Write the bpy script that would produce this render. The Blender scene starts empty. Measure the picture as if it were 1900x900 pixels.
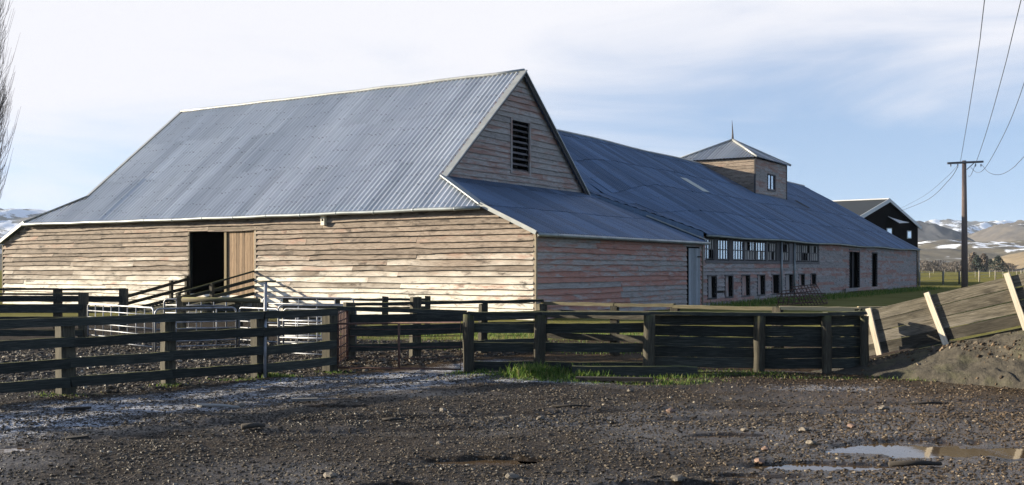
import bpy, math, random
import numpy as np
from mathutils import Vector, Matrix

random.seed(7)
RNG = np.random.default_rng(11)
scene = bpy.context.scene
COL = scene.collection
R = math.radians

# ------------------------------------------------------------------ camera model of the photograph
F, CX, HY, H = 1929.0, 950.0, 497.0, 1.75


def at(px, py, Y):
    """point seen at photo pixel (px, py) at depth Y"""
    return Vector(((px - CX) / F * Y, Y, H - (py - HY) / F * Y))


def gnd(px, py, z=0.0):
    Y = F * (H - z) / (py - HY)
    return Vector(((px - CX) / F * Y, Y, z))


D1 = Vector((0.534, 0.845, 0)).normalized()      # along the long shed, away from us
D2 = Vector((-0.845, 0.534, 0)).normalized()     # along the front barn, to the left
C0 = Vector((0.776, 34.8, 0))
UP = Vector((0, 0, 1))


def W(u, v, z):
    return C0 + D2 * u + D1 * v + UP * z


def on_u(px, py, u):
    """photo pixel -> (v, z) on the vertical plane u = const of the building"""
    k = (px - CX) / F
    b = C0 + D2 * u
    v = (k * b.y - b.x) / (D1.x - k * D1.y)
    Y = b.y + D1.y * v
    return v, H - (py - HY) / F * Y


def on_v(px, py, v=0.0):
    k = (px - CX) / F
    b = C0 + D1 * v
    u = (k * b.y - b.x) / (D2.x - k * D2.y)
    Y = b.y + D2.y * u
    return u, H - (py - HY) / F * Y


# ------------------------------------------------------------------ numpy noise
def _hash(ix, iy, seed):
    h = (ix.astype(np.int64) * 374761393 + iy.astype(np.int64) * 668265263 + seed * 1442695041) & 0x7fffffff
    h = ((h ^ (h >> 13)) * 1274126177) & 0x7fffffff
    return ((h ^ (h >> 16)) & 0xffff) / 65535.0


def vnoise(x, y, seed=0):
    x = np.asarray(x, float); y = np.asarray(y, float)
    ix = np.floor(x); iy = np.floor(y)
    fx = x - ix; fy = y - iy
    fx = fx * fx * (3 - 2 * fx); fy = fy * fy * (3 - 2 * fy)
    a = _hash(ix, iy, seed); b = _hash(ix + 1, iy, seed)
    c = _hash(ix, iy + 1, seed); d = _hash(ix + 1, iy + 1, seed)
    return (a * (1 - fx) + b * fx) * (1 - fy) + (c * (1 - fx) + d * fx) * fy


def fbm(x, y, seed=0, octv=4, gain=0.5):
    s = 0; a = 1; t = 0; x = np.asarray(x, float); y = np.asarray(y, float)
    for k in range(octv):
        s = s + a * vnoise(x * 2 ** k + 17.3 * k, y * 2 ** k - 9.1 * k, seed + k)
        t += a; a *= gain
    return s / t


def sstep(a, b, x):
    t = np.clip((np.asarray(x, float) - a) / (b - a), 0, 1)
    return t * t * (3 - 2 * t)


# ------------------------------------------------------------------ mesh builder
class MB:
    def __init__(s):
        s.v = []; s.f = []; s.gc = []; s.sm = []

    def add(s, verts, faces, gcs, smooth=False):
        n = len(s.v)
        s.v += [tuple(p) for p in verts]
        s.gc += [tuple(g) for g in gcs]
        s.f += [tuple(i + n for i in fc) for fc in faces]
        s.sm += [smooth] * len(faces)

    def box(s, c, ax, half, rnd=None):
        """box with axes ax (3 unit vectors; ax[0] is along the grain)"""
        rnd = random.random() if rnd is None else rnd
        vs = []; gs = []
        for i in (-1, 1):
            for j in (-1, 1):
                for k in (-1, 1):
                    vs.append(Vector(c) + ax[0] * (i * half[0]) + ax[1] * (j * half[1]) + ax[2] * (k * half[2]))
                    gs.append((i * half[0] + rnd * 37, j * half[1] + k * half[2] + rnd * 11, rnd))
        s.add(vs, [(0, 1, 3, 2), (4, 6, 7, 5), (0, 4, 5, 1), (2, 3, 7, 6), (0, 2, 6, 4), (1, 5, 7, 3)], gs)

    def plank(s, p0, p1, up, h, t, n=6, wob=0.008, sag=0.0, rnd=None, ends=0.0):
        """sawn board from p0 to p1 (axis of its centre), height h along up, thickness t; wavy edges"""
        p0 = Vector(p0); p1 = Vector(p1); d = (p1 - p0); L = d.length; d.normalize()
        up = (up - d * up.dot(d)).normalized(); nn = d.cross(up)
        rnd = random.random() if rnd is None else rnd
        vs = []; gs = []; fs = []
        for i in range(n + 1):
            q = i / n
            c = p0.lerp(p1, q) - up * (sag * 4 * q * (1 - q)) + nn * random.uniform(-wob, wob) * .5
            ht = h / 2 + random.uniform(-wob, wob) * .6; hb = h / 2 + random.uniform(-wob, wob) * .6
            e = (random.uniform(-1, 1) * ends, random.uniform(-1, 1) * ends) if i in (0, n) else (0, 0)
            for (a, b, k) in ((1, 1, 0), (1, -1, 0), (-1, -1, 1), (-1, 1, 1)):
                hh = ht if a > 0 else -hb
                vs.append(c + up * hh + nn * (b * t / 2) + d * e[k])
                gs.append((q * L + rnd * 37, hh + b * t / 2 + rnd * 11, rnd))
        for i in range(n):
            for k in range(4):
                a = i * 4 + k; b = i * 4 + (k + 1) % 4
                fs.append((a, b, b + 4, a + 4))
        fs.append((3, 2, 1, 0)); m = n * 4; fs.append((m, m + 1, m + 2, m + 3))
        s.add(vs, fs, gs)

    def tube(s, pts, rad, n=8, rnd=None, rough=0.0, cap=True, smooth=True):
        pts = [Vector(p) for p in pts]
        if not isinstance(rad, (list, tuple)): rad = [rad] * len(pts)
        rnd = random.random() if rnd is None else rnd
        vs = []; gs = []; fs = []; L = 0
        prev = None
        jit = [random.uniform(-rough, rough) for _ in range(n)]
        for i, p in enumerate(pts):
            d = (pts[min(i + 1, len(pts) - 1)] - pts[max(i - 1, 0)]).normalized()
            if prev is None:
                a = Vector((0, 0, 1)) if abs(d.z) < .9 else Vector((1, 0, 0))
                x = (a - d * a.dot(d)).normalized()
            else:
                x = (prev - d * prev.dot(d)).normalized()
            prev = x; y = d.cross(x)
            if i: L += (p - pts[i - 1]).length
            for k in range(n):
                t = 2 * math.pi * k / n
                r = rad[i] * (1 + jit[k] + random.uniform(-rough, rough) * .4)
                vs.append(p + x * (math.cos(t) * r) + y * (math.sin(t) * r))
                gs.append((L + rnd * 37, t * .15 + rnd * 11, rnd))
        for i in range(len(pts) - 1):
            for k in range(n):
                a = i * n + k; b = i * n + (k + 1) % n
                fs.append((a, b, b + n, a + n))
        if cap:
            fs.append(tuple(range(n - 1, -1, -1))); m = (len(pts) - 1) * n
            fs.append(tuple(range(m, m + n)))
        s.add(vs, fs, gs, smooth)

    def poly(s, pts, rnd=None):
        rnd = random.random() if rnd is None else rnd
        s.add(pts, [tuple(range(len(pts)))], [(p[0], p[1] + p[2], rnd) for p in pts])

    def slab(s, pts, off, rnd=None):
        """polygon extruded by the vector off"""
        rnd = random.random() if rnd is None else rnd
        n = len(pts); q = [Vector(p) + off for p in pts]
        s.add([Vector(p) for p in pts] + q,
              [tuple(range(n)), tuple(range(2 * n - 1, n - 1, -1))] + [(i, i + n, (i + 1) % n + n, (i + 1) % n) for i in range(n)],
              [(p[0], p[1] + p[2], rnd) for p in pts] * 2)

    def build(s, name, mat, parent=None):
        me = bpy.data.meshes.new(name)
        me.from_pydata(s.v, [], s.f)
        at_ = me.attributes.new('gc', 'FLOAT_VECTOR', 'POINT')
        at_.data.foreach_set('vector', np.array(s.gc, dtype=np.float32).ravel())
        me.polygons.foreach_set('use_smooth', s.sm)
        me.materials.append(mat)
        me.update()
        o = bpy.data.objects.new(name, me)
        COL.objects.link(o)
        if parent is not None:
            o.parent = parent
            o.matrix_parent_inverse = Matrix.Translation(-parent.location)
        return o


def np_mesh(name, verts, faces, mat, attrs=None, parent=None, smooth=True, vec=None):
    """verts (n,3), faces (m,k) arrays"""
    me = bpy.data.meshes.new(name)
    verts = np.asarray(verts, np.float32); faces = np.asarray(faces, np.int32)
    m, k = faces.shape
    me.vertices.add(len(verts)); me.vertices.foreach_set('co', verts.ravel())
    me.loops.add(m * k); me.loops.foreach_set('vertex_index', faces.ravel())
    me.polygons.add(m)
    me.polygons.foreach_set('loop_start', np.arange(0, m * k, k, dtype=np.int32))
    me.polygons.foreach_set('use_smooth', np.full(m, smooth))
    for a, arr in (attrs or {}).items():
        x = me.attributes.new(a, 'FLOAT', 'POINT'); x.data.foreach_set('value', np.asarray(arr, np.float32).ravel())
    me.materials.append(mat)
    me.update(calc_edges=True); me.validate()
    o = bpy.data.objects.new(name, me); COL.objects.link(o)
    if parent is not None:
        o.parent = parent; o.matrix_parent_inverse = Matrix.Translation(-parent.location)
    return o


def grid_faces(ny, nx):
    i = np.arange(ny - 1)[:, None] * nx + np.arange(nx - 1)[None, :]
    return np.stack([i, i + 1, i + nx + 1, i + nx], -1).reshape(-1, 4)


def thing(name, label, cat, loc, group=None):
    o = bpy.data.objects.new(name, None); COL.objects.link(o)
    o.location = Vector(loc); o.empty_display_size = .3
    o['label'] = label; o['category'] = cat
    if group: o['group'] = group
    return o


def tag(o, label, cat, group=None):
    o['label'] = label; o['category'] = cat
    if group: o['group'] = group
    return o


def kind(o, k):
    o['kind'] = k
    return o


# ------------------------------------------------------------------ materials
class NT:
    def __init__(s, name):
        s.m = bpy.data.materials.new(name); s.m.use_nodes = True
        s.t = s.m.node_tree; s.b = s.t.nodes['Principled BSDF']

    def n(s, typ, **kw):
        x = s.t.nodes.new(typ)
        for k, v in kw.items(): setattr(x, k, v)
        return x

    def put(s, sock, val):
        if hasattr(val, 'is_output') or isinstance(val, bpy.types.NodeSocket): s.t.links.new(val, sock)
        else: sock.default_value = val

    def attr(s, name):
        return s.n('ShaderNodeAttribute', attribute_name=name)

    def obj(s):
        return s.n('ShaderNodeNewGeometry').outputs['Position']

    def mapv(s, vec, scale=(1, 1, 1), loc=(0, 0, 0)):
        x = s.n('ShaderNodeMapping'); s.put(x.inputs['Vector'], vec)
        x.inputs['Scale'].default_value = scale; x.inputs['Location'].default_value = loc
        return x.outputs[0]

    def noise(s, vec, scale=1, detail=4, rough=.55, dist=0.0):
        x = s.n('ShaderNodeTexNoise'); s.put(x.inputs['Vector'], vec)
        x.inputs['Scale'].default_value = scale; x.inputs['Detail'].default_value = detail
        x.inputs['Roughness'].default_value = rough; x.inputs['Distortion'].default_value = dist
        return x.outputs['Fac']

    def ramp(s, fac, stops):
        x = s.n('ShaderNodeValToRGB'); s.put(x.inputs[0], fac)
        e = x.color_ramp.elements
        while len(e) < len(stops): e.new(.5)
        for i, (p, c) in enumerate(stops):
            e[i].position = p
            if not isinstance(c, (tuple, list)): c = (c, c, c)
            e[i].color = (*c[:3], 1)
        return x.outputs[0]

    def mix(s, fac, a, b, mode='MIX'):
        x = s.n('ShaderNodeMix', data_type='RGBA', blend_type=mode)
        s.put(x.inputs[0], fac)
        for i, c in ((6, a), (7, b)):
            if isinstance(c, (tuple, list)): c = (*c[:3], 1)
            s.put(x.inputs[i], c)
        return x.outputs[2]

    def math(s, op, a, b=0.0, c=0.0, clamp=False):
        x = s.n('ShaderNodeMath', operation=op, use_clamp=clamp)
        s.put(x.inputs[0], a); s.put(x.inputs[1], b)
        if op in ('MULTIPLY_ADD',): s.put(x.inputs[2], c)
        return x.outputs[0]

    def mrange(s, v, a, b, c=0.0, d=1.0):
        x = s.n('ShaderNodeMapRange'); s.put(x.inputs[0], v)
        for i, k in enumerate((a, b, c, d)): x.inputs[i + 1].default_value = k
        return x.outputs[0]

    def sep(s, vec):
        x = s.n('ShaderNodeSeparateXYZ'); s.put(x.inputs[0], vec); return x.outputs

    def bump(s, h, strength=.4, dist=.01):
        x = s.n('ShaderNodeBump'); s.put(x.inputs['Height'], h)
        x.inputs['Strength'].default_value = strength; x.inputs['Distance'].default_value = dist
        s.t.links.new(x.outputs[0], s.b.inputs['Normal'])

    def base(s, c): s.put(s.b.inputs['Base Color'], c if not isinstance(c, (tuple, list)) else (*c[:3], 1))

    def set(s, **kw):
        for k, v in kw.items(): s.put(s.b.inputs[k.replace('_', ' ')], v)
        return s.m


def wood_mat(name, dark, mid, light, stain=(.05, .04, .03), stain_amt=.35, moss=None, moss_amt=.5, paint=None, paint_lo=.5,
             height=None, rough=.85, bump=.5, gscale=(1.2, 26, 3), rvar=.55, pale=None, moss_side=0.0):
    """weathered sawn timber; the grain follows each board's own gc attribute"""
    t = NT(name)
    gc = t.attr('gc').outputs['Vector']
    rnd = t.sep(gc)[2]
    v2 = t.mapv(gc, (1, 1, 53))
    g = t.noise(t.mapv(v2, (gscale[0], gscale[1], 1)), gscale[2], 6, .65, .3)
    col = t.ramp(g, [(.25, dark), (.5, mid), (.75, light)])
    # board to board variation
    rv = t.mrange(rnd, 0, 1, 1 - rvar, 1 + rvar * .7)
    mul = t.n('ShaderNodeCombineColor')
    for i in range(3): t.put(mul.inputs[i], rv)
    col = t.mix(1.0, col, mul.outputs[0], 'MULTIPLY')
    if pale is not None:
        pz = t.sep(t.obj())[2]
        pw = t.noise(t.mapv(v2, (.5, 1.2, 1)), 1, 3, .6)
        f = t.math('SUBTRACT', t.math('MULTIPLY_ADD', pw, 1.2, t.math('MULTIPLY', rnd, .5)), t.mrange(pz, pale[1], pale[2], 0, 1.15))
        f = t.math('MULTIPLY', f, pale[3], clamp=True)
        pc = t.ramp(g, [(.2, tuple(c * .72 for c in pale[0])), (.7, pale[0])])
        col = t.mix(f, col, pc)
    if paint is not None:
        pn = t.noise(t.mapv(v2, (.55, 3.2, 1)), 1.3, 6, .7, .4)
        pn = t.math('MULTIPLY_ADD', rnd, .30, pn)
        f = t.mrange(pn, paint_lo, paint_lo + .16)
        fl = t.math('MULTIPLY', f, t.mrange(g, .3, .62, .35, 1.0))
        col = t.mix(fl, col, paint)
    st = t.noise(t.mapv(v2, (.9, 5, 1)), 1.7, 5, .7, .5)
    col = t.mix(t.math('MULTIPLY', t.mrange(st, .52, .72), stain_amt), col, stain)
    # knots and nail streaks
    vo = t.n('ShaderNodeTexVoronoi'); t.put(vo.inputs['Vector'], t.mapv(v2, (1.3, 4.5, 1)))
    col = t.mix(t.mrange(vo.outputs['Distance'], .0, .11, .6, 0), col, stain)
    if moss is not None:
        nz = t.sep(t.n('ShaderNodeNewGeometry').outputs['Normal'])[2]
        mn = t.noise(t.obj(), 5, 4, .7)
        f = t.math('MULTIPLY', t.mrange(nz, .3 - moss_side, .9 - moss_side), t.mrange(mn, .30, .55, 0, moss_amt))
        col = t.mix(f, col, moss)
    t.base(col)
    t.bump(g, bump, .006)
    return t.set(Roughness=rough, Specular_IOR_Level=.25)


def iron_mat(name, c0, c1, rust=(.12, .05, .025), rust_lo=.68, metal=.35, rough=.5, rvar=.35, streak=.5):
    t = NT(name)
    gc = t.attr('gc').outputs['Vector']; rnd = t.sep(gc)[2]
    n1 = t.noise(t.mapv(gc, (.35, .12, 31)), 1.6, 5, .65)
    n2 = t.noise(t.mapv(gc, (5, .35, 31)), 1.5, 4, .6)
    f = t.math('MULTIPLY_ADD', n2, streak, t.math('MULTIPLY', n1, 1 - streak))
    col = t.ramp(f, [(.3, c0), (.68, c1)])
    rv = t.mrange(rnd, 0, 1, 1 - rvar, 1 + rvar)
    mul = t.n('ShaderNodeCombineColor')
    for i in range(3): t.put(mul.inputs[i], rv)
    col = t.mix(1.0, col, mul.outputs[0], 'MULTIPLY')
    n3 = t.noise(t.mapv(gc, (2.2, .5, 31)), 1.2, 6, .75)
    col = t.mix(t.mrange(n3, rust_lo, rust_lo + .12, 0, .75), col, rust)
    gy_ = t.sep(gc)[1]
    fr_ = t.math('FRACT', t.math('MULTIPLY', gy_, 1.15))
    nl = t.math('MULTIPLY', t.math('LESS_THAN', fr_, .05), t.mrange(t.noise(t.mapv(gc, (9, 3, 31)), 1.5, 2), .42, .6, 0, .45))
    col = t.mix(nl, col, (.07, .055, .045))
    t.base(col)
    t.bump(n2, .15, .004)
    return t.set(Metallic=metal, Roughness=t.mrange(n1, .3, .7, rough - .1, rough + .12), Specular_IOR_Level=.4)


def plain(name, c, rough=.6, metal=0.0, var=.25, scale=6.0, c2=None):
    t = NT(name)
    n = t.noise(t.obj(), scale, 5, .6)
    t.base(t.ramp(n, [(.3, c2 or tuple(k * (1 - var) for k in c)), (.7, tuple(min(1, k * (1 + var * .6)) for k in c))]))
    return t.set(Roughness=rough, Metallic=metal)


M = {}
M['wall_front'] = wood_mat('weathered_boards_front', (.10, .074, .058), (.25, .195, .15), (.43, .355, .28), stain=(.026, .020, .017), stain_amt=.95,
                           pale=((.77, .70, .59), .2, 2.6, 1.8), rvar=.28, paint=(.36, .20, .145), paint_lo=.775)
M['wall_red'] = wood_mat('weathered_boards_red', (.20, .17, .155), (.37, .335, .31), (.52, .48, .45), stain=(.05, .04, .04), stain_amt=.6,
                         paint=(.38, .145, .095), paint_lo=.535, rvar=.2)
M['wall_gable'] = wood_mat('weathered_boards_gable', (.17, .145, .13), (.34, .305, .28), (.48, .44, .40), stain=(.06, .045, .04), stain_amt=.6,
                           paint=(.30, .15, .11), paint_lo=.66, rvar=.2)
M['wall_long'] = wood_mat('weathered_boards_long', (.17, .145, .135), (.34, .305, .29), (.47, .435, .41), stain=(.04, .035, .035), stain_amt=.75,
                          paint=(.33, .14, .10), paint_lo=.62, rvar=.22)
M['door_wood'] = wood_mat('brown_door_boards', (.13, .085, .05), (.27, .18, .11), (.42, .30, .19), stain_amt=.5, rvar=.3)
M['frame_wood'] = wood_mat('frame_timber', (.10, .08, .06), (.22, .18, .13), (.34, .28, .2), stain_amt=.4)
M['jamb_wood'] = wood_mat('yellow_jamb', (.25, .19, .1), (.38, .30, .17), (.45, .36, .22), stain_amt=.25)
M['grey_door'] = wood_mat('grey_door_boards', (.17, .18, .19), (.29, .31, .33), (.38, .40, .42), stain_amt=.4, rvar=.25)
M['window_wood'] = wood_mat('window_frame_timber', (.05, .045, .045), (.11, .10, .10), (.22, .2, .2), stain_amt=.4)
M['fence'] = wood_mat('dark_fence_rail', (.014, .016, .0135), (.034, .037, .031), (.100, .100, .084), stain=(.01, .01, .01), stain_amt=.4,
                      moss=(.16, .16, .045), moss_amt=.9, rvar=.4, rough=.9)
M['post'] = wood_mat('fence_post', (.022, .020, .015), (.055, .048, .034), (.12, .105, .072), stain=(.012, .011, .009), stain_amt=.5,
                     moss=(.09, .10, .03), moss_amt=.8, rvar=.35, rough=.9, gscale=(1.5, 14, 3))
M['ramp'] = wood_mat('ramp_boards', (.026, .022, .016), (.092, .079, .057), (.215, .187, .145), stain=(.014, .012, .009), stain_amt=.9,
                     moss=(.12, .12, .04), moss_amt=.6, rvar=.55, pale=((.31, .275, .23), -.1, 1.2, 1.2))
M['batten'] = wood_mat('pale_batten', (.42, .34, .24), (.62, .53, .40), (.72, .64, .52), stain_amt=.15, rvar=.15)
M['rail_lit'] = wood_mat('mossy_sunlit_rail', (.06, .05, .03), (.13, .11, .065), (.22, .19, .115), stain=(.04, .035, .02), moss=(.22, .20, .08), moss_amt=.8)  # paler rail timber with moss; sunlit tone put into its colour
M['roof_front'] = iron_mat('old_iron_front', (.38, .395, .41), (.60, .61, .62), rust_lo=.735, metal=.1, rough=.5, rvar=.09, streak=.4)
M['roof_long'] = iron_mat('shaded_iron_long', (.075, .112, .170), (.145, .205, .295), rust=(.035, .05, .08), rust_lo=.64, metal=.4, rough=.42, rvar=.26, streak=.4)  # shade and reflected sky put into the iron colour; rust spots blue too
M['galv'] = plain('galvanised_flashing', (.31, .315, .30), .45, .3, .2, 3)
M['gutter'] = plain('grey_gutter', (.27, .29, .29), .45, .3, .3, 2)
M['tower_roof'] = iron_mat('old_iron_tower', (.25, .25, .25), (.42, .42, .41), rust_lo=.72, metal=.35, rough=.45, rvar=.2)
M['clear'] = plain('fibreglass_sheet', (.26, .32, .30), .5, 0, .2, 2)
M['dark'] = plain('interior_dark', (.012, .011, .01), .95)  # near-black colour stands in for unlit interiors and holes
M['pipe'] = plain('galvanised_pipe', (.27, .275, .29), .5, .5, .45, 7)
M['rust'] = plain('rusty_pipe', (.11, .055, .04), .8, .2, .5, 20)
M['black_shed'] = plain('black_cladding', (.006, .005, .005), .9, 0, .3, 1.5); M['black_shed'].node_tree.nodes['Principled BSDF'].inputs['Specular IOR Level'].default_value = .05
M['black_roof'] = plain('dark_green_roof', (.010, .014, .014), .6, .0, .3, .8)
M['white'] = plain('white_trim', (.5, .5, .5), .5, 0, .1, 2)
M['box_white'] = plain('cream_box', (.72, .66, .52), .7, 0, .15, 12)
M['pole'] = wood_mat('pole_timber', (.10, .07, .06), (.19, .14, .12), (.26, .2, .17), stain_amt=.3, rvar=.1)
M['wire'] = plain('wire', (.10, .11, .12), .5, .3)
M['field_post'] = wood_mat('field_post', (.18, .16, .12), (.29, .26, .2), (.36, .33, .27), stain_amt=.2)
M['stone'] = plain('pale_stone', (.15, .125, .095), .8, 0, .5, 25)
M['stone_pink'] = plain('pink_stone', (.20, .125, .088), .8, 0, .4, 25)
M['bark'] = plain('bare_bark', (.10, .085, .075), .9, 0, .4, 3)
M['twig'] = plain('bare_twig', (.135, .105, .09), .9, 0, .3, 2)
M['conifer'] = plain('conifer_green', (.030, .040, .028), .9, 0, .5, .4)
M['bare_tan'] = plain('bare_tan', (.17, .13, .095), .9, 0, .4, .4)
M['bare_red'] = plain('bare_reddish', (.125, .105, .088), .9, 0, .4, .3)
M['stick'] = wood_mat('wet_stick', (.03, .025, .02), (.06, .05, .04), (.1, .085, .07))
M['pale_stick'] = wood_mat('pale_stick', (.2, .18, .16), (.32, .3, .27), (.4, .38, .34))

t = NT('window_glass')
t.base((.55, .60, .66)); t.set(Roughness=.08, Metallic=.75)
t.bump(t.noise(t.obj(), 2.2, 2), .12, .05); M['glass'] = t.m
t = NT('window_board'); n_ = t.noise(t.mapv(t.obj(), (3, 3, .7)), 2, 4)
t.base(t.ramp(n_, [(.3, (.20, .175, .155)), (.7, (.42, .385, .35))])); t.set(Roughness=.8); M['sack'] = t.m
t = NT('puddle_water')
t.base((.080, .052, .027)); t.set(Roughness=.035, IOR=1.33, Specular_IOR_Level=.6)
t.bump(t.noise(t.obj(), 9, 3), .03, .01); M['water'] = t.m

# grass blades
t = NT('grass_blades')
gc = t.attr('gr').outputs['Fac']
gcl = t.ramp(gc, [(0, (.04, .08, .014)), (.6, (.11, .19, .03)), (.85, (.20, .25, .05)), (1, (.30, .25, .11))]); t.base(gcl)
tr_ = t.n('ShaderNodeBsdfTranslucent'); t.put(tr_.inputs[0], gcl); ms_ = t.n('ShaderNodeMixShader'); ms_.inputs[0].default_value = .45
t.t.links.new(t.b.outputs[0], ms_.inputs[1]); t.t.links.new(tr_.outputs[0], ms_.inputs[2]); t.t.links.new(ms_.outputs[0], t.t.nodes['Material Output'].inputs['Surface'])
t.set(Roughness=.6, Specular_IOR_Level=.3); t.put(t.b.inputs['Subsurface Weight'], 0.0)
M['grass'] = t.m
t = NT('gravel_stones')
gr = t.attr('gr').outputs['Fac']; gbr = t.mrange(t.math('MULTIPLY_ADD', t.math('SUBTRACT', t.noise(t.obj(), .6, 2), .5), 4, t.sep(t.obj())[0]), .5, 5.5, 0, 1)
t.base(t.mix(gbr, t.ramp(gr, [(0, (.024, .018, .012)), (.55, (.058, .045, .031)), (.88, (.11, .088, .063)), (.975, (.20, .17, .13)), (1, (.32, .29, .24))]), t.ramp(gr, [(0, (.026, .017, .009)), (.5, (.075, .050, .028)), (.85, (.13, .09, .055)), (1, (.25, .2, .14))])))
t.set(Roughness=t.mrange(gr, 0, 1, .5, .85), Specular_IOR_Level=.25); M['gravel'] = t.m

# ground
t = NT('yard_ground')
pos = t.obj()
n1 = t.noise(pos, 1.1, 6, .65); n2 = t.noise(pos, 14, 5, .7); n3 = t.noise(pos, 55, 3, .7)
c = t.ramp(n2, [(.28, (.010, .0068, .0040)), (.5, (.030, .0215, .0135)), (.72, (.078, .059, .040))])
brown = t.ramp(n2, [(.3, (.020, .0115, .0048)), (.7, (.080, .048, .022))])
c = t.mix(t.attr('brown').outputs['Fac'], c, brown)
c = t.mix(t.mrange(n1, .35, .65, .35, 0), c, (.018, .015, .012))
vor = t.n('ShaderNodeTexVoronoi'); t.put(vor.inputs['Vector'], pos); vor.inputs['Scale'].default_value = 34
peb = t.math('MULTIPLY', t.mrange(vor.outputs['Distance'], .25, .55, 1, 0), t.mrange(t.sep(vor.outputs['Color'])[0], .55, .8))
c = t.mix(t.math('MULTIPLY', peb, .6), c, t.ramp(t.sep(vor.outputs['Color'])[1], [(0, (.07, .06, .05)), (1, (.22, .19, .16))]))
gmask = t.attr('grass').outputs['Fac']
gcol = t.ramp(t.noise(t.mapv(pos, (.25, .6, 1)), 1.3, 6, .7), [(.25, (.085, .08, .024)), (.5, (.165, .15, .05)), (.75, (.23, .20, .08))])
gm = t.math('MULTIPLY_ADD', t.math('SUBTRACT', n2, .5), 1.6, gmask)
c = t.mix(t.mrange(gm, .35, .65), c, gcol)
mpx = t.n('ShaderNodeMapping'); t.put(mpx.inputs['Vector'], pos); mpx.inputs['Rotation'].default_value = (0, 0, R(-36)); mpx.inputs['Scale'].default_value = (.7, 2.6, 1); FRV = mpx.outputs[0]
fr = t.math('MULTIPLY_ADD', t.math('SUBTRACT', t.noise(FRV, 4, 8, .75), .5), 2.2, t.attr('frost').outputs['Fac'])
fr = t.mrange(t.math('MULTIPLY_ADD', t.math('SUBTRACT', n3, .5), 2.2, fr), .66, 1.15)
c = t.mix(t.math('MULTIPLY', fr, .68), c, (.74, .74, .76))
t.base(c)
wet = t.attr('wet').outputs['Fac']
rg = t.math('MULTIPLY_ADD', t.math('SUBTRACT', n1, .5), .5, t.mrange(wet, 0, 1, .75, .30))
t.bump(t.math('MULTIPLY_ADD', n3, .6, t.math('MULTIPLY_ADD', peb, .8, n2)), .8, .012)
dry = t.math('MAXIMUM', gmask, fr)
M['ground'] = t.set(Roughness=t.math('MAXIMUM', t.math('MAXIMUM', rg, .2), t.math('MULTIPLY', dry, .95)), Specular_IOR_Level=t.math('MULTIPLY', t.math('SUBTRACT', 1.0, dry, clamp=True), t.mrange(t.math('MULTIPLY_ADD', n1, .6, wet), .9, 1.25, .05, .5)))

t = NT('earth_bank')
pos = t.obj(); n2 = t.noise(pos, 7, 7, .7); n3 = t.noise(pos, 40, 4, .7)
c = t.ramp(n2, [(.3, (.018, .0145, .0095)), (.5, (.044, .036, .024)), (.72, (.080, .067, .046))])
t.base(t.mix(t.mrange(t.noise(pos, 2.2, 4), .5, .62, 0, .5), c, (.055, .052, .022)))
t.bump(t.math('MULTIPLY_ADD', n3, .5, n2), .9, .02); M['bank'] = t.set(Roughness=.9)


def hill_mat(name, lo, hi, snow_lo, mottle=(.05, .05, .055), s=.006):
    t = NT(name); pos = t.obj()
    a = t.noise(pos, s, 8, .62); b = t.noise(pos, s * 6, 5, .65)
    c = t.ramp(b, [(.3, lo), (.7, hi)])
    c = t.mix(t.mrange(a, .48, .62, 0, .6), c, mottle)  # random patches of a second tone
    sn = t.noise(t.mapv(pos, (1, 1, 2.5), (31, 7, 3)), s * 1.5, 8, .66, .4)
    ny = t.sep(t.n('ShaderNodeNewGeometry').outputs['Normal'])[0]
    sn = t.math('MULTIPLY_ADD', ny, .16, sn)
    c = t.mix(t.math('MULTIPLY', t.mrange(sn, snow_lo, snow_lo + .05, 0, .95), t.mrange(t.sep(pos)[2], 4, 16)), c, (.80, .82, .86))
    t.base(c)
    return t.set(Roughness=.95, Specular_IOR_Level=.1)


M['hill_far'] = hill_mat('snowy_range', (.09, .085, .08), (.15, .135, .12), .49, s=.006)
M['hill_brown'] = hill_mat('brown_hill', (.085, .075, .065), (.14, .12, .10), .585, s=.008)
M['hill_dark'] = hill_mat('shadowed_hill', (.05, .055, .065), (.09, .09, .095), .66, s=.008)  # dark bluish colour paints the shadow lying on this hill
M['hill_foot'] = hill_mat('foothills', (.10, .088, .065), (.17, .145, .105), .560, s=.013)
M['hill_tan'] = hill_mat('tan_knoll', (.17, .135, .09), (.24, .19, .13), .9, mottle=(.2, .16, .1), s=.03)

# ------------------------------------------------------------------ ground sheet
PUD = [(2.7, 9.2, .75, .20), (4.1, 10.05, 1.1, .5), (-.15, 9.42, .55, .2), (1.35, 8.35, .65, .14), (5.0, 9.5, .6, .3),
       (-4.9, 10.1, .5, .2), (2.3, 10.9, .4, .1), (-.9, 8.3, .4, .14), (2.0, 8.75, .4, .1), (-2.3, 13.0, .4, .12)]
FA0 = Vector((-6.13, 14.3, 0)); FAn = Vector((.742, -.67, 0))


def ground_h(x, y):
    big = (fbm(x * .5, y * .5, 3, 2) - .5) * .07
    med = (fbm(x * 2.6, y * 2.6, 8, 3) - .5) * .032
    fine = (fbm(x * 11, y * 11, 21, 3, .6) - .5) * .022
    near = 1 - sstep(26, 40, np.hypot(x, y))
    h = (big + med + fine) * near
    # wheel ruts sweeping across the yard
    for k, off in enumerate((0, .9)):
        ry = 11.6 + off + .12 * x + .4 * np.sin(x * .35)
        h = h - .040 * np.exp(-((y - ry) / .16) ** 2) * near
    for (px, py, a, b) in PUD:
        d = ((x - px) / a) ** 2 + ((y - py) / b) ** 2
        d = d + (fbm(x * 3.2, y * 5, 77, 4, .6) - .5) * 2.2
        m = 1 - sstep(.3, 1.5, d)
        h = h * (1 - .75 * m) - .042 * m
    # hump of mud under the yard fence on the right
    return h


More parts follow.
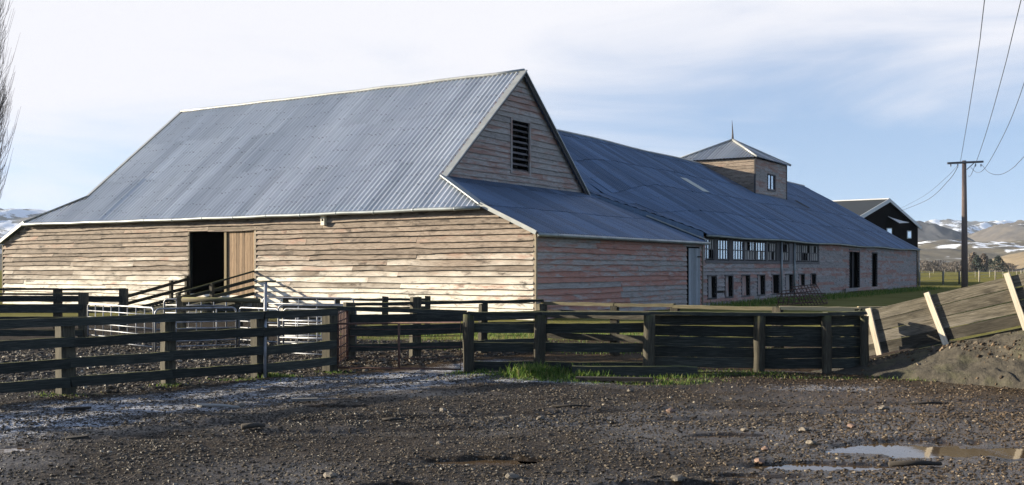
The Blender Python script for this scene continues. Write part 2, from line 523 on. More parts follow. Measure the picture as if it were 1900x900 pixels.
def axis(fine0, fine1, step, far0, far1, g=1.16):
    a = list(np.arange(fine0, fine1, step))
    s = step; x = a[-1]
    while x < far1: s *= g; x += s; a.append(x)
    s = step; x = a[0]; lo = []
    while x > far0: s *= g; x -= s; lo.append(x)
    return np.array(lo[::-1] + a)


gx = axis(-7.5, 7.5, .03, -3900, 3900); gy = axis(7.6, 19.0, .032, -150, 4600)
X, Y_ = np.meshgrid(gx, gy)
Z = ground_h(X, Y_)
dA = (X - FA0.x) * FAn.x + (Y_ - FA0.y) * FAn.y
frost = sstep(.2, .9, dA) * (1 - sstep(2.4, 4.4, dA)) * (1 - sstep(-1.0, 1.6, X)) * (Y_ > 7)
frost = frost * (.40 + .85 * fbm(X * .8, Y_ * 1.4, 5, 3))
frost = np.maximum(frost, .9 * np.exp(-((X - .3) / 2.0) ** 2 - ((Y_ - 16.0) / .5) ** 2))
frost = np.maximum(frost, .80 * np.exp(-((X - 4.7) / 1.6) ** 2 - ((Y_ - 15.2) / .65) ** 2))
frost = np.maximum(frost, .38 * (dA < -.3) * (Y_ < 27) * (X < -2) * fbm(X * .7, Y_ * .7, 9, 3) * 1.6)
gz = C0 + D1 * 0
vv = (X - C0.x) * D1.x + (Y_ - C0.y) * D1.y; uu = (X - C0.x) * D2.x + (Y_ - C0.y) * D2.y
grass = np.maximum(sstep(24.5, 26, Y_) * sstep(-5.5, -3.5, X), sstep(30, 40, Y_) * sstep(-12, -8, X))
grass = np.maximum(grass, sstep(34, 45, np.hypot(X, Y_)))
grass = np.maximum(grass, .8 * np.exp(-((X - 2.0) / 2.2) ** 2 - ((Y_ - 17.2) / .55) ** 2))
brown = sstep(1.5, 6.0, X + (fbm(X * .5, Y_ * .5, 4, 2) - .5) * 4) * (1 - .6 * sstep(-1, 0, 9.3 - Y_))
brown = np.maximum(brown, .9 * (Y_ > 17.6) * (Y_ < 26) * (X > -3))
wet = (Y_ < 17.6) * np.clip(.25 + .9 * fbm(X * .6, Y_ * .9, 6, 3) - .25 * sstep(11, 15, Y_) + .25 * sstep(-1, 3, X), 0, 1)
V = np.stack([X, Y_, Z], -1).reshape(-1, 3)
g = np_mesh('ground', V, grid_faces(len(gy), len(gx)), M['ground'], {'frost': frost, 'grass': grass, 'brown': brown, 'wet': wet})
kind(g, 'structure')

for (px, py, a, b) in ((3.3, 9.55, 2.6, .85), (-.15, 9.45, .62, .26), (1.35, 8.3, .8, .28), (-4.9, 10.1, .55, .28), (2.3, 10.95, .55, .16), (-.9, 8.25, .6, .22), (-2.3, 13.0, .55, .2)):
    ang = np.linspace(0, 2 * np.pi, 40, endpoint=False)
    zz = -.026
    ring = np.stack([px + np.cos(ang) * a * 1.25, py + np.sin(ang) * b * 1.25, np.full(40, zz)], -1)
    vs = np.concatenate([[[px, py, zz]], ring]); fs = np.array([[0, 1 + i, 1 + (i + 1) % 40] for i in range(40)])
    kind(np_mesh('puddle', vs, fs, M['water']), 'structure')


def zg(x, y): return float(ground_h(np.array([x]), np.array([y]))[0])


# loose gravel: uncountable little stones lying on the yard
def ico():
    p = (1 + 5 ** .5) / 2
    v = np.array([(-1, p, 0), (1, p, 0), (-1, -p, 0), (1, -p, 0), (0, -1, p), (0, 1, p), (0, -1, -p), (0, 1, -p), (p, 0, -1), (p, 0, 1), (-p, 0, -1), (-p, 0, 1)], float)
    v /= np.linalg.norm(v[0])
    f = np.array([(0, 11, 5), (0, 5, 1), (0, 1, 7), (0, 7, 10), (0, 10, 11), (1, 5, 9), (5, 11, 4), (11, 10, 2), (10, 7, 6), (7, 1, 8), (3, 9, 4), (3, 4, 2), (3, 2, 6), (3, 6, 8), (3, 8, 9), (4, 9, 5), (2, 4, 11), (6, 2, 10), (8, 6, 7), (9, 8, 1)])
    return v, f


def scatter_stones(n, xr, yr, smin, smax, keep, seed):
    r = np.random.default_rng(seed)
    x = r.uniform(*xr, n); y = r.uniform(*yr, n)
    k = keep(x, y, r); x = x[k]; y = y[k]; n = len(x)
    s = smin + (smax - smin) * r.random(n) ** 6
    iv, fc = ico()
    v = iv[None] * (1 + .28 * r.standard_normal((n, 12, 1)).clip(-1.5, 1.5))
    v = v * np.stack([r.uniform(.7, 1.5, n), r.uniform(.7, 1.3, n), r.uniform(.4, .8, n)], -1)[:, None, :]
    a = r.uniform(0, 6.28, n); c, sn = np.cos(a)[:, None], np.sin(a)[:, None]
    vx = v[..., 0] * c - v[..., 1] * sn; vy = v[..., 0] * sn + v[..., 1] * c
    z = ground_h(x, y) + s * .18
    P = np.stack([vx * s[:, None] + x[:, None], vy * s[:, None] + y[:, None], v[..., 2] * s[:, None] + z[:, None]], -1)
    fa = (np.arange(n)[:, None, None] * 12 + fc[None]).reshape(-1, 3)
    gr = np.repeat(r.random(n) ** 1.3, 12)
    return P.reshape(-1, 3), fa, gr


def wet_keep(x, y, r):
    dens = .35 + .9 * (fbm(x * .9, y * 1.2, 14, 3) - .35)
    for (px, py, a, b) in PUD:
        dens = dens * (.05 + .95 * sstep(.5, 1.5, ((x - px) / a) ** 2 + ((y - py) / b) ** 2))
    d = (x - FA0.x) * FAn.x + (y - FA0.y) * FAn.y
    dens = dens * (1 - .15 * ((d > .2) & (d < 4.0) & (x < 1)))
    return (r.random(len(x)) < dens) & (np.abs(x) < y * .53 + .4)


P1, F1, G1 = scatter_stones(190000, (-5.8, 6.4), (7.9, 12.5), .0035, .019, wet_keep, 1)
P2, F2, G2 = scatter_stones(130000, (-8.2, 8.2), (11.5, 17.5), .005, .023, wet_keep, 2)
r_ = np.random.default_rng(3)
P3, F3, G3 = scatter_stones(30000, (-12, 1), (14.5, 25), .012, .055,
                            lambda x, y, r: (((x - FA0.x) * FAn.x + (y - FA0.y) * FAn.y) < .3) & (np.abs(x) < y * .52), 3)
gv = np.concatenate([P1, P2, P3]); gf = np.concatenate([F1, F2 + len(P1), F3 + len(P1) + len(P2)]); gg = np.concatenate([G1, G2, G3])
kind(np_mesh('gravel', gv, gf, M['gravel'], {'gr': gg}, smooth=False), 'stuff')


# grass
def blades(spec, seed):
    """spec: list of (x, y, rx, ry, count, hmin, hmax, z)"""
    r = np.random.default_rng(seed); Vs = []; Gs = []
    for (x, y, rx, ry, n, h0, h1, z0) in spec:
        bx = x + r.standard_normal(n) * rx * .5; by = y + r.standard_normal(n) * ry * .5
        patch = fbm(bx * 2.5, by * 2.5, 40, 2)
        h = (h0 + (h1 - h0) * r.random(n) ** 1.6) * (.15 + 1.2 * patch)
        a = r.uniform(0, 6.28, n); lean = h * r.uniform(.1, .7, n); w = h * .03 + .003
        z = ground_h(bx, by) * (z0 == 0) + z0 - .01
        dx, dy = np.cos(a), np.sin(a)
        p0 = np.stack([bx - dy * w, by + dx * w, z], -1); p1 = np.stack([bx + dy * w, by - dx * w, z], -1)
        m = np.stack([bx + dx * lean * .35 - dy * w * .8, by + dy * lean * .35 + dx * w * .8, z + h * .6], -1)
        m2 = np.stack([bx + dx * lean * .35 + dy * w * .8, by + dy * lean * .35 - dx * w * .8, z + h * .6], -1)
        tp = np.stack([bx + dx * lean, by + dy * lean, z + h], -1)
        Vs.append(np.stack([p0, p1, m2, m, tp], 1)); Gs.append(r.random(n))
    Vn = np.concatenate(Vs); n = len(Vn)
    i = np.arange(n)[:, None] * 5
    fs = np.concatenate([i + np.array([[0, 1, 2]]), i + np.array([[0, 2, 3]]), i + np.array([[3, 2, 4]])])
    return Vn.reshape(-1, 3), fs, np.repeat(np.concatenate(Gs), 5)


spec = [(.58, 16.75, .5, .40, 3600, .09, .26, 0), (.2, 16.9, .9, .5, 1400, .04, .12, 0), (1.25, 17.0, .30, .4, 1100, .05, .19, 0), (2.3, 17.0, 1.8, .5, 3400, .02, .10, 0),
        (3.6, 17.1, 1.4, .5, 1500, .015, .07, 0), (1.0, 16.2, 1.2, .35, 1500, .02, .08, 0), (2.4, 15.9, .8, .2, 700, .02, .09, 0), (-.7, 17.35, .35, .2, 500, .04, .13, 0),
        (-3.75, 16.5, .35, .25, 500, .05, .13, 0), (-3.0, 17.6, .3, .2, 260, .04, .1, 0), (-5.05, 15.35, .3, .2, 200, .03, .08, 0), (-6.1, 14.2, .5, .25, 250, .02, .06, 0),
        (-4.3, 16.0, .6, .2, 300, .02, .06, 0), (-7.0, 13.1, .5, .25, 200, .02, .06, 0),
        (2.9, 17.9, .25, .15, 160, .15, .4, 0), (6.8, 16.2, .6, .2, 300, .03, .09, 0), (5.2, 16.6, 1.2, .25, 300, .03, .09, 0),
        (-1.8, 28.0, 4.0, 3.0, 5500, .04, .14, 0), (1.5, 27.5, 4.5, 3.0, 5500, .04, .14, 0), (2.4, 22.0, 2.8, .8, 1500, .06, .2, 0), (-1.0, 22.5, 2.0, .8, 900, .03, .10, 0)]
for v in np.arange(15, 63, 1.1):   # rank grass along the long shed
    p = W(-.9, v, 0); spec.append((p.x, p.y, 1.2, 1.5, 500, .06, .34, 0))
bv, bf, bg_ = blades(spec, 5)
kind(np_mesh('grass', bv, bf, M['grass'], {'gr': bg_}, smooth=False), 'stuff')

# ------------------------------------------------------------------ WOOL SHED
shed = thing('wool_shed', 'long weathered board wool shed with blue grey corrugated roofs, steep gable and small roof tower', 'barn', W(15, 6.5, 0))
EZ, SL, W1 = 3.93, .852, 13.58       # front eave height, roof slope, depth of the front wing
RV = W1 / 2; RZ = EZ + SL * (RV + .2)  # ridge
UG, UL, ULEN = 4.81, 25.4, 30.4      # gablet planes, far end
LZ = 2.99                            # lean-to eave


def boards(mb, P, n, a0, a1, zlo, zhi, rowh, holes=(), lo=None, hi=None, tilt=.022, blen=(3.5, 8.0), wav=.014, th=.018):
    """lapped weatherboards. P(a, z) -> wall point; n outward normal; lo(z)/hi(z) limit each row; holes: (a0, a1, z0, z1)"""
    z = zlo; row = 0
    up = UP
    while z < zhi - .02:
        h = min(rowh * random.uniform(.9, 1.1), zhi - z)
        zm = z + h / 2
        A0 = lo(zm) if lo else a0; A1 = hi(zm) if hi else a1
        spans = [(A0, A1)]
        for (h0, h1, hz0, hz1) in holes:
            if zm > hz0 and zm < hz1:
                nx = []
                for (s0, s1) in spans:
                    if h1 <= s0 or h0 >= s1: nx.append((s0, s1)); continue
                    if h0 > s0: nx.append((s0, h0))
                    if h1 < s1: nx.append((h1, s1))
                spans = nx
        for (s0, s1) in spans:
            a = s0
            while a < s1 - .01:
                b = min(a + random.uniform(*blen), s1)
                if s1 - b < .5: b = s1
                rnd = random.random(); ns = max(1, int((b - a) / .8))
                k0 = random.uniform(-wav, wav) * .5
                vs = []; gs = []; fs = []
                for i in range(ns + 1):
                    q = a + .002 + (b - a - .004) * i / ns
                    wv = wav * (2 * float(vnoise(np.array([q * .9 + row * 7.7]), np.array([row * 3.1]), 5)[0]) - 1)
                    wt = wav * (2 * float(vnoise(np.array([q * .9 + (row + 1) * 7.7]), np.array([(row + 1) * 3.1]), 5)[0]) - 1)
                    jit = random.uniform(-.005, .012)
                    pts = [(z + wv + k0 - .03, tilt + th + jit), (z + wt + h + .006, th * .6), (z + wt + h + .006, 0), (z + wv + k0 - .03, tilt + jit)]
                    for (zz, of) in pts:
                        vs.append(P(q, zz) + n * of); gs.append((q + rnd * 37, zz - z + rnd * 11 + of, rnd))
                for i in range(ns):
                    for k in range(4):
                        p = i * 4 + k; r = i * 4 + (k + 1) % 4
                        fs.append((p, r, r + 4, p + 4))
                fs.append((3, 2, 1, 0)); m = ns * 4; fs.append((m, m + 1, m + 2, m + 3))
                mb.add(vs, fs, gs)
                a = b
        z += h; row += 1


def backing(mb, P, n, rects, depth=.06):
    for (a0, a1, z0, z1) in rects:
        mb.poly([P(a0, z0) - n * depth, P(a1, z0) - n * depth, P(a1, z1) - n * depth, P(a0, z1) - n * depth], .5)


def frame_rect(mb, P, n, a0, a1, z0, z1, w=.09, d=.05, off=.03):
    """timber frame around an opening"""
    da = (P(1, 0) - P(0, 0)).normalized()
    for (c0, c1, up) in (((a0 - w / 2, z0 - w), (a0 - w / 2, z1 + w), da), ((a1 + w / 2, z0 - w), (a1 + w / 2, z1 + w), da),
                         ((a0, z1 + w / 2), (a1, z1 + w / 2), UP), ((a0, z0 - w / 2), (a1, z0 - w / 2), UP)):
        mb.plank(P(*c0) + n * off, P(*c1) + n * off, up, w, d, 2, .003)


nF = -D1; nR = -D2                     # outward normals of the front wall and of the right-hand walls
PF = lambda a, z: W(a, 0, z)           # front wall, a = u
PR = lambda a, z: W(0, a, z)           # lean-to wall, a = v

DU0, DU1 = on_v(474, 0)[0], on_v(354, 0)[0]      # front doorway
DUm = on_v(422, 0)[0]; DZ0, DZ1 = .55, 3.27
lean_top = lambda u: LZ + .455 * u - .12


def f_lo(z): return .02 if z < LZ - .1 else max(.02, (z - .07 - (LZ - .10)) / .455)


def f_hi(z): return ULEN - f_lo(z)


mb = MB()
boards(mb, PF, nF, 0, ULEN, .02, EZ - .10, .205, [(DU0 - .05, DU1 + .05, DZ0, DZ1 + .02)], f_lo, f_hi, tilt=.085, wav=.035)
mb.build('wall', M['wall_front'], shed)
mb = MB()
b = .07
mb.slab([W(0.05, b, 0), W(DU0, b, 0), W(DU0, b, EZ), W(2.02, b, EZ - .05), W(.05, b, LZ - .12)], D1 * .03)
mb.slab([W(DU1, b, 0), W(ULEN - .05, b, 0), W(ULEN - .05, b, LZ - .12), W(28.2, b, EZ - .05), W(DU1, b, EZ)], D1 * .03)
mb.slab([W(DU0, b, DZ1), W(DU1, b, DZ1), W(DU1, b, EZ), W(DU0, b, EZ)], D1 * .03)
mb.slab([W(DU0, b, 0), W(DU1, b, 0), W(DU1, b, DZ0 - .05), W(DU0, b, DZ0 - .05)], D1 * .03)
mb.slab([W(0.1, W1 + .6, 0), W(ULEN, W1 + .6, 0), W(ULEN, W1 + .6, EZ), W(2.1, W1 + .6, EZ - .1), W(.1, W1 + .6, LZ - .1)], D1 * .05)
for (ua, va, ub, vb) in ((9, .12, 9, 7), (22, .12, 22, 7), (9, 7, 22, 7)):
    mb.slab([W(ua, va, .5), W(ub, vb, .5), W(ub, vb, 3.85), W(ua, va, 3.85)], (D1 if ua != ub else D2) * .05)      # added dark box that blocks light behind the doorway      # back wall
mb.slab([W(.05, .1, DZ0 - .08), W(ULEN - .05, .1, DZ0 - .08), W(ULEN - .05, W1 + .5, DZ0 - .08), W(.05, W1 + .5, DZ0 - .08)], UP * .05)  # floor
mb.build('dark_backing', M['dark'], shed)  # near-black sheets added behind the boards to keep the inside dark
# doorway
mb = MB()
frame_rect(mb, PF, nF, DU0, DU1, DZ0, DZ1, .11, .06, .05); mb.build('door_frame', M['frame_wood'], shed)
mb = MB(); a = DU0 + .02
while a < DUm - .02:
    w = min(.155, DUm - a)
    mb.plank(W(a + w / 2, .035, DZ0), W(a + w / 2, .035 + random.uniform(-.006, .006), DZ1), D2, w - .012, .025, 4, .003); a += w
dr = mb.build('door', M['door_wood'], shed); dr['label'] = 'brown upright board door leaf'
mb = MB(); mb.plank(W(DUm + .09, .0, DZ0), W(DUm + .09, .0, DZ1), D2, .13, .07, 4, .004); mb.build('door_stile', M['jamb_wood'], dr)

# right-hand lean-to wall
LW1 = 14.62; LD0, LD1 = 12.95, 14.3
mb = MB()
boards(mb, PR, nR, 0, LW1, .05, LZ - .14, .20, [(LD0 - .1, LD1 + .06, .0, 2.66)], tilt=.045, wav=.026)
mb.build('wall', M['wall_red'], shed)
mb = MB()
for (v0, v1, z0, z1) in ((.05, LD0 - .1, 0, LZ - .1), (LD0 - .1, LD1 + .05, 2.66, LZ - .1), (LD1 + .05, LW1, 0, LZ - .1)):
    mb.slab([W(.07, v0, z0), W(.07, v1, z0), W(.07, v1, z1), W(.07, v0, z1)], D2 * .03)
mb.build('dark_backing', M['dark'], shed)
for (u, v) in ((-.03, -.03), (ULEN + .03, -.03), (-.03, LW1)):
    mb = MB(); mb.plank(W(u, v, -.05), W(u, v, LZ - .1), D2, .10, .10, 4, .004); mb.build('corner_board', M['frame_wood'], shed)
mb = MB(); a = LD0 + .06
while a < LD1 - .02:
    w = min(.21, LD1 - a)
    mb.plank(W(-.06, a + w / 2, .08), W(-.06, a + w / 2, 2.62), D1, w - .01, .03, 4, .003); a += w
gd = mb.build('door', M['grey_door'], shed); gd['label'] = 'narrow pale grey board door'
mb = MB(); mb.plank(W(-.10, LD1 - .35, 2.25), W(-.10, LD1 + .05, 2.25), UP, .06, .02, 2, .002); mb.build('hinge', M['dark'], gd)


# corrugated sheets
def corrug(mb, f, n, a0, a1, bot, top, pitch=.095, amp=.014, sheet=.76, row=2.4, lap=.010, sps=5):
    ns = int(math.ceil((a1 - a0) / sheet))
    for i in range(ns):
        s0 = a0 + i * sheet; s1 = min(s0 + sheet + .02, a1)
        k = max(2, int(round((s1 - s0) / pitch * sps)))
        as_ = [s0 + (s1 - s0) * j / k for j in range(k + 1)]
        bmin = min(bot(a) for a in as_); bmax = max(top(a) for a in as_)
        r0 = bmin; stag = random.uniform(-.04, .04); rr = 0
        nr = int(math.ceil((bmax - bmin) / row))
        for r in range(nr):
            r0 = bmin + r * row + (stag if r else 0); r1 = bmin + (r + 1) * row + stag + .1
            if r == nr - 1: r1 = bmax
            rnd = random.random(); lift = random.uniform(0, .006)
            sub = 2
            vs = []; gs = []; fs = []
            for j, a in enumerate(as_):
                lo, hi = bot(a), top(a)
                for q in range(sub + 1):
                    bb = min(max(r0 + (r1 - r0) * q / sub, lo), hi)
                    off = amp * math.cos(2 * math.pi * a / pitch) + lap * (1 - q / sub) + lift
                    vs.append(f(a, bb) + n * off); gs.append((a + rnd * 13, bb + rnd * 5, rnd))
            m = sub + 1
            for j in range(k):
                for q in range(sub):
                    p = j * m + q
                    if (vs[p + 1] - vs[p]).length < 1e-5 and (vs[p + m + 1] - vs[p + m]).length < 1e-5: continue
                    fs.append((p, p + m, p + m + 1, p + 1))
            if fs: mb.add(vs, fs, gs, True)


zF = lambda v: EZ + SL * (v + .2)
HV = UG - 2.02; hipv0, hipv1 = -.22, 1.136


def fbot(u): return -.28


def ftop(u):
    if u < UG - .18: return hipv0 + (u - 2.02) / (UG - .18 - 2.02) * (hipv1 - hipv0 + .05)
    if u > UL + .18: return hipv0 + (28.38 - u) / (28.38 - UL - .18) * (hipv1 - hipv0 + .05)
    return RV


nFr = (-D1 * SL + UP).normalized()
sagf = lambda u: -.05 * math.sin(math.pi * u / ULEN) + .012 * math.sin(u * 1.7)
mb = MB()
corrug(mb, lambda a, b: W(a, b, zF(b) + sagf(a)), nFr, 2.02, 28.38, fbot, ftop, pitch=.235, amp=.040, sps=8)
o = mb.build('roof', M['roof_front'], shed); o['label'] = 'steep sunlit corrugated front slope'
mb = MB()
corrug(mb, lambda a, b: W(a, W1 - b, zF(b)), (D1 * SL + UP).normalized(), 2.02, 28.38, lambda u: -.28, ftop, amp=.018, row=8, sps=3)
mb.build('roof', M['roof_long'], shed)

# lean-to roofs at both ends
lz = lambda u: LZ + .453 * u
edge_back = lambda v: 4.81 if v < 12.43 else max(0, 4.81 * (14.87 - v) / (14.87 - 12.43))
nL = (-D2 * .453 + UP).normalized()


def ltop(v):
    if v < hipv1: return 2.02 + (UG - 2.02) * max(0, min(1, (v - hipv0) / (hipv1 - hipv0)))
    return min(UG + .02, edge_back(v))


mb = MB()
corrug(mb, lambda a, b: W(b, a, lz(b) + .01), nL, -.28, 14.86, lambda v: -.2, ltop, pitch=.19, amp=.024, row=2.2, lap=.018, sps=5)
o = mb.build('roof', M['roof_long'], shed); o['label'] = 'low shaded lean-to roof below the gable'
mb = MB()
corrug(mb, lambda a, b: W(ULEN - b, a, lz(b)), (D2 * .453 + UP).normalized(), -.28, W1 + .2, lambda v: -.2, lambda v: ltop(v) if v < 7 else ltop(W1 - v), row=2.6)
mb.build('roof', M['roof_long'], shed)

# gable walls
PG = lambda a, z: W(UG, a, z)
GV0, GV1 = 1.136, W1 - 1.136 - .02
vz0 = 5.62; lv0, lv1 = on_u(948, 300, UG)[0], on_u(980, 300, UG)[0]
lz0, lz1 = on_u(964, 320, UG)[1], on_u(964, 226, UG)[1]
g_lo = lambda z: max(GV0, (z - EZ) / SL - .2 + .02); g_hi = lambda z: W1 - g_lo(z)
mb = MB(); boards(mb, PG, nR, GV0, GV1, 5.08, RZ - .12, .235, [(lv0, lv1, lz0, lz1)], g_lo, g_hi, tilt=.04, wav=.02); mb.build('wall', M['wall_gable'], shed)
mb = MB()
mb.slab([W(UG + .07, GV0 - .2, 4.9), W(UG + .07, lv0, 4.9), W(UG + .07, lv0, zF(lv0) - .1)], D2 * .03)
mb.slab([W(UG + .07, lv1, 4.9), W(UG + .07, GV1 + .2, 4.9), W(UG + .07, lv1, zF(W1 - lv1) - .1)], D2 * .03)
mb.slab([W(UG + .07, lv0, 4.9), W(UG + .07, lv1, 4.9), W(UG + .07, lv1, lz0), W(UG + .07, lv0, lz0)], D2 * .03)
mb.slab([W(UG + .07, lv0, lz1), W(UG + .07, lv1, lz1), W(UG + .07, RV, RZ - .1), W(UG + .07, lv0, zF(lv0) - .1)], D2 * .03)
mb.slab([W(UG + .7, lv0 - .3, lz0 - .3), W(UG + .7, lv1 + .3, lz0 - .3), W(UG + .7, lv1 + .3, lz1 + .1), W(UG + .7, lv0 - .3, lz1 + .1)], D2 * .03)
mb.build('dark_backing', M['dark'], shed); mb = MB()
mb.slab([W(UL, GV0, 4.9), W(UL, GV1, 4.9), W(UL, RV, RZ - .1)], D2 * .03)
mb.build('dark_backing', M['dark'], shed); mb = MB()
mb.slab([W(ULEN, .05, 0), W(ULEN, W1, 0), W(ULEN, W1, LZ), W(ULEN, .05, LZ)], D2 * -.04)
mb.build('dark_backing', M['dark'], shed)
mb = MB(); frame_rect(mb, PG, nR, lv0, lv1, lz0, lz1, .10, .06, .05); lvf = mb.build('louvre_vent', M['wall_gable'], shed); lvf['label'] = 'tall open louvre vent in the gable'
mb = MB()
for k in range(9):
    z = lz0 + (k + .5) / 9 * (lz1 - lz0)
    mb.slab([W(UG - .02, lv0, z - .07), W(UG - .02, lv1, z - .07), W(UG + .09, lv1, z + .02), W(UG + .09, lv0, z + .02)], UP * .014)
mb.build('slat', M['window_wood'], lvf)

# barges, ridge, hips, gutters
for s in (UG - .2, UL + .2):
    for sg in (0, 1):
        mb = MB(); va = hipv1 - .1 if not sg else W1 - hipv1 + .1
        mb.plank(W(s, va, zF(hipv1 - .1) + .03), W(s, RV, RZ + .03), nFr if not sg else (D1 * SL + UP).normalized(), .05, .30 if (s < 10 and not sg) else .16, 6, .004)
        mb.build('verge_flashing', M['galv'], shed)
        mb = MB(); p0 = W(s, hipv1 if not sg else W1 - hipv1, zF(hipv1) - .10); p1 = W(s, RV, RZ - .10)
        mb.plank(p0, p1, UP, .16, .03, 4, .003); mb.build('barge_board', M['window_wood'], shed)
mb = MB()
pts = []
for i in range(15):
    u = UG - .2 + (UL - UG + .4) * i / 14
    pts.append(W(u, RV, RZ + .05 + sagf(u) + random.uniform(-.012, .012)))
mb.tube(pts, .075, 8)
mb.build('ridge_cap', M['galv'], shed)
mb = MB(); mb.plank(W(2.0, -.24, zF(-.24) + .05), W(UG - .12, hipv1 + .06, zF(hipv1 + .06) + .05), UP, .04, .26, 4, .004); mb.build('hip_flashing', M['galv'], shed)
mb = MB(); mb.plank(W(28.4, -.24, zF(-.24) + .05), W(UL + .12, hipv1 + .06, zF(hipv1 + .06) + .05), UP, .04, .22, 4, .004); mb.build('hip_flashing', M['galv'], shed)
mb = MB(); mb.plank(W(2.05, -.27, lz(2.05) + .02), W(-.2, -.27, lz(-.2) + .02), UP, .14, .05, 4, .004); mb.build('hip_flashing', M['galv'], shed)
mb = MB(); mb.plank(W(ULEN - 2.05, -.27, lz(2.05) + .02), W(ULEN + .2, -.27, lz(-.2) + .02), UP, .14, .05, 4, .004); mb.build('hip_flashing', M['galv'], shed)
mb = MB(); mb.plank(W(-.18, 14.83, lz(-.1) + .08), W(2.3, 14.87 - 2.3 / 4.81 * 2.44, lz(2.3) + .12), UP, .05, .16, 4, .004); mb.build('hip_flashing', M['galv'], shed)
mb = MB()
pts = [W(u, -.36, EZ - .10 + sagf(u) * 1.0) for u in np.linspace(2.0, 28.4, 22)]
mb.tube(pts, .065, 8)
for u in np.arange(3, 28.3, 1.83): mb.tube([W(u, -.36, EZ - .10 + sagf(u)), W(u + .05, -.36, EZ - .10 + sagf(u + .05))], .075, 8)
mb.build('gutter', M['gutter'], shed); mb = MB()
mb.tube([W(-.27, v, LZ - .13) for v in np.linspace(-.2, 14.95, 10)], .065, 8)
for v in np.arange(1, 14.9, 1.83): mb.tube([W(-.27, v, LZ - .13), W(-.27, v + .05, LZ - .13)], .075, 8)
mb.build('gutter', M['gutter'], shed)
mb = MB()      # fascia under the eaves
mb.plank(W(2.1, -.2, EZ - .13), W(28.3, -.2, EZ - .13), UP, .12, .03, 10, .005)
mb.build('fascia', M['window_wood'], shed); mb = MB()
mb.plank(W(-.16, -.1, LZ - .16), W(-.16, LW1, LZ - .16), UP, .12, .03, 10, .005)
mb.build('fascia', M['window_wood'], shed)

# ---- the long wing
US, VE = .12, 62.6; LSL = .59; LRU = 9.68; LEZ = 3.36
PL = lambda a, z: W(US, a, z)


def long_z(v, u):
    tri = max(0, min(u / 4.81, (LRU - u) / (LRU - 4.81)))
    fall = 1.0 if v < 12.43 else float(1 - sstep(12.43, 20.5, v))
    sag = -.10 * math.sin(math.pi * max(0, v - 18) / 45) * (u / LRU) + .03 * math.sin(v * .55 + u * .8)
    return LEZ + LSL * u - .94 * tri * fall + (sag if v > 16 else 0)


def lbot(v):
    uv = (9.88 - .852 * (v - 6.79) - LEZ) / LSL
    if v < 12.43: return max(4.86, uv - .3)
    if v < 14.87: return 4.81 * (14.87 - v) / 2.44 + .04
    return -.22


nLo = (-D2 * LSL + UP).normalized()
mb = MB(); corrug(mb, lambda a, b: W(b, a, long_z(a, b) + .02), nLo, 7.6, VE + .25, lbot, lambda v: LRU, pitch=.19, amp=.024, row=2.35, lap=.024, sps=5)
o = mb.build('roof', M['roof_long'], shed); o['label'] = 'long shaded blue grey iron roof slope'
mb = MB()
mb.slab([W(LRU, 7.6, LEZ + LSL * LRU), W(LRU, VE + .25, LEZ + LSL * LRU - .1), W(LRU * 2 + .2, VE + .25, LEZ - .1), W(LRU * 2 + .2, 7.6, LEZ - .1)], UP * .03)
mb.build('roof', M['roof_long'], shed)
mb = MB(); mb.tube([W(LRU, v, long_z(v, LRU) + .05) for v in np.linspace(8, VE + .25, 24)], .07, 6); mb.build('ridge_cap', M['gutter'], shed)
mb = MB(); vs_ = []
for i in range(9):
    u = 4.81 * i / 8; v = 14.87 - 2.44 * u / 4.81 + .02
    vs_ += [W(u, v, lz(u) - .05), W(u, v, long_z(v, u) + .02)]
mb.add(vs_, [(2 * i, 2 * i + 2, 2 * i + 3, 2 * i + 1) for i in range(8)], [(p.x, p.z, .4) for p in vs_]); mb.build('apron_flashing', M['roof_long'], shed)
# clear sheet and a near-black sheet drawn as a dark hole in the roof
def on_roof(px, py):
    d = Vector(((px - CX) / F, 1, -(py - HY) / F)); o_ = Vector((0, 0, H))
    q0 = W(0, 0, LEZ); n = nLo
    s = (q0 - o_).dot(n) / d.dot(n); p = o_ + d * s - C0
    return p.dot(D2), p.dot(D1)


def roof_patch(name, px0, px1, w, mat, off=.075):
    (u0, v0), (u1, v1) = on_roof(*px0), on_roof(*px1)
    v = (v0 + v1) / 2; mb = MB()
    rows = 6; vs = []
    for i in range(rows + 1):
        u = u0 + (u1 - u0) * i / rows
        vs += [W(u, v - w / 2, long_z(v - w / 2, u)) + nLo * off, W(u, v + w / 2, long_z(v + w / 2, u)) + nLo * off]
    mb.add(vs, [(2 * i, 2 * i + 1, 2 * i + 3, 2 * i + 2) for i in range(rows)], [(p.x, p.y, .5) for p in vs])
    return mb.build(name, mat, shed)


o = roof_patch('skylight', (1258, 330), (1318, 358), 1.0, M['clear']); o['label'] = 'pale green translucent roof sheet'
o = roof_patch('roof_patch', (1476, 372), (1500, 386), .7, M['dark']); o['label'] = 'near-black sheet on the roof, drawn as the dark of a missing sheet'

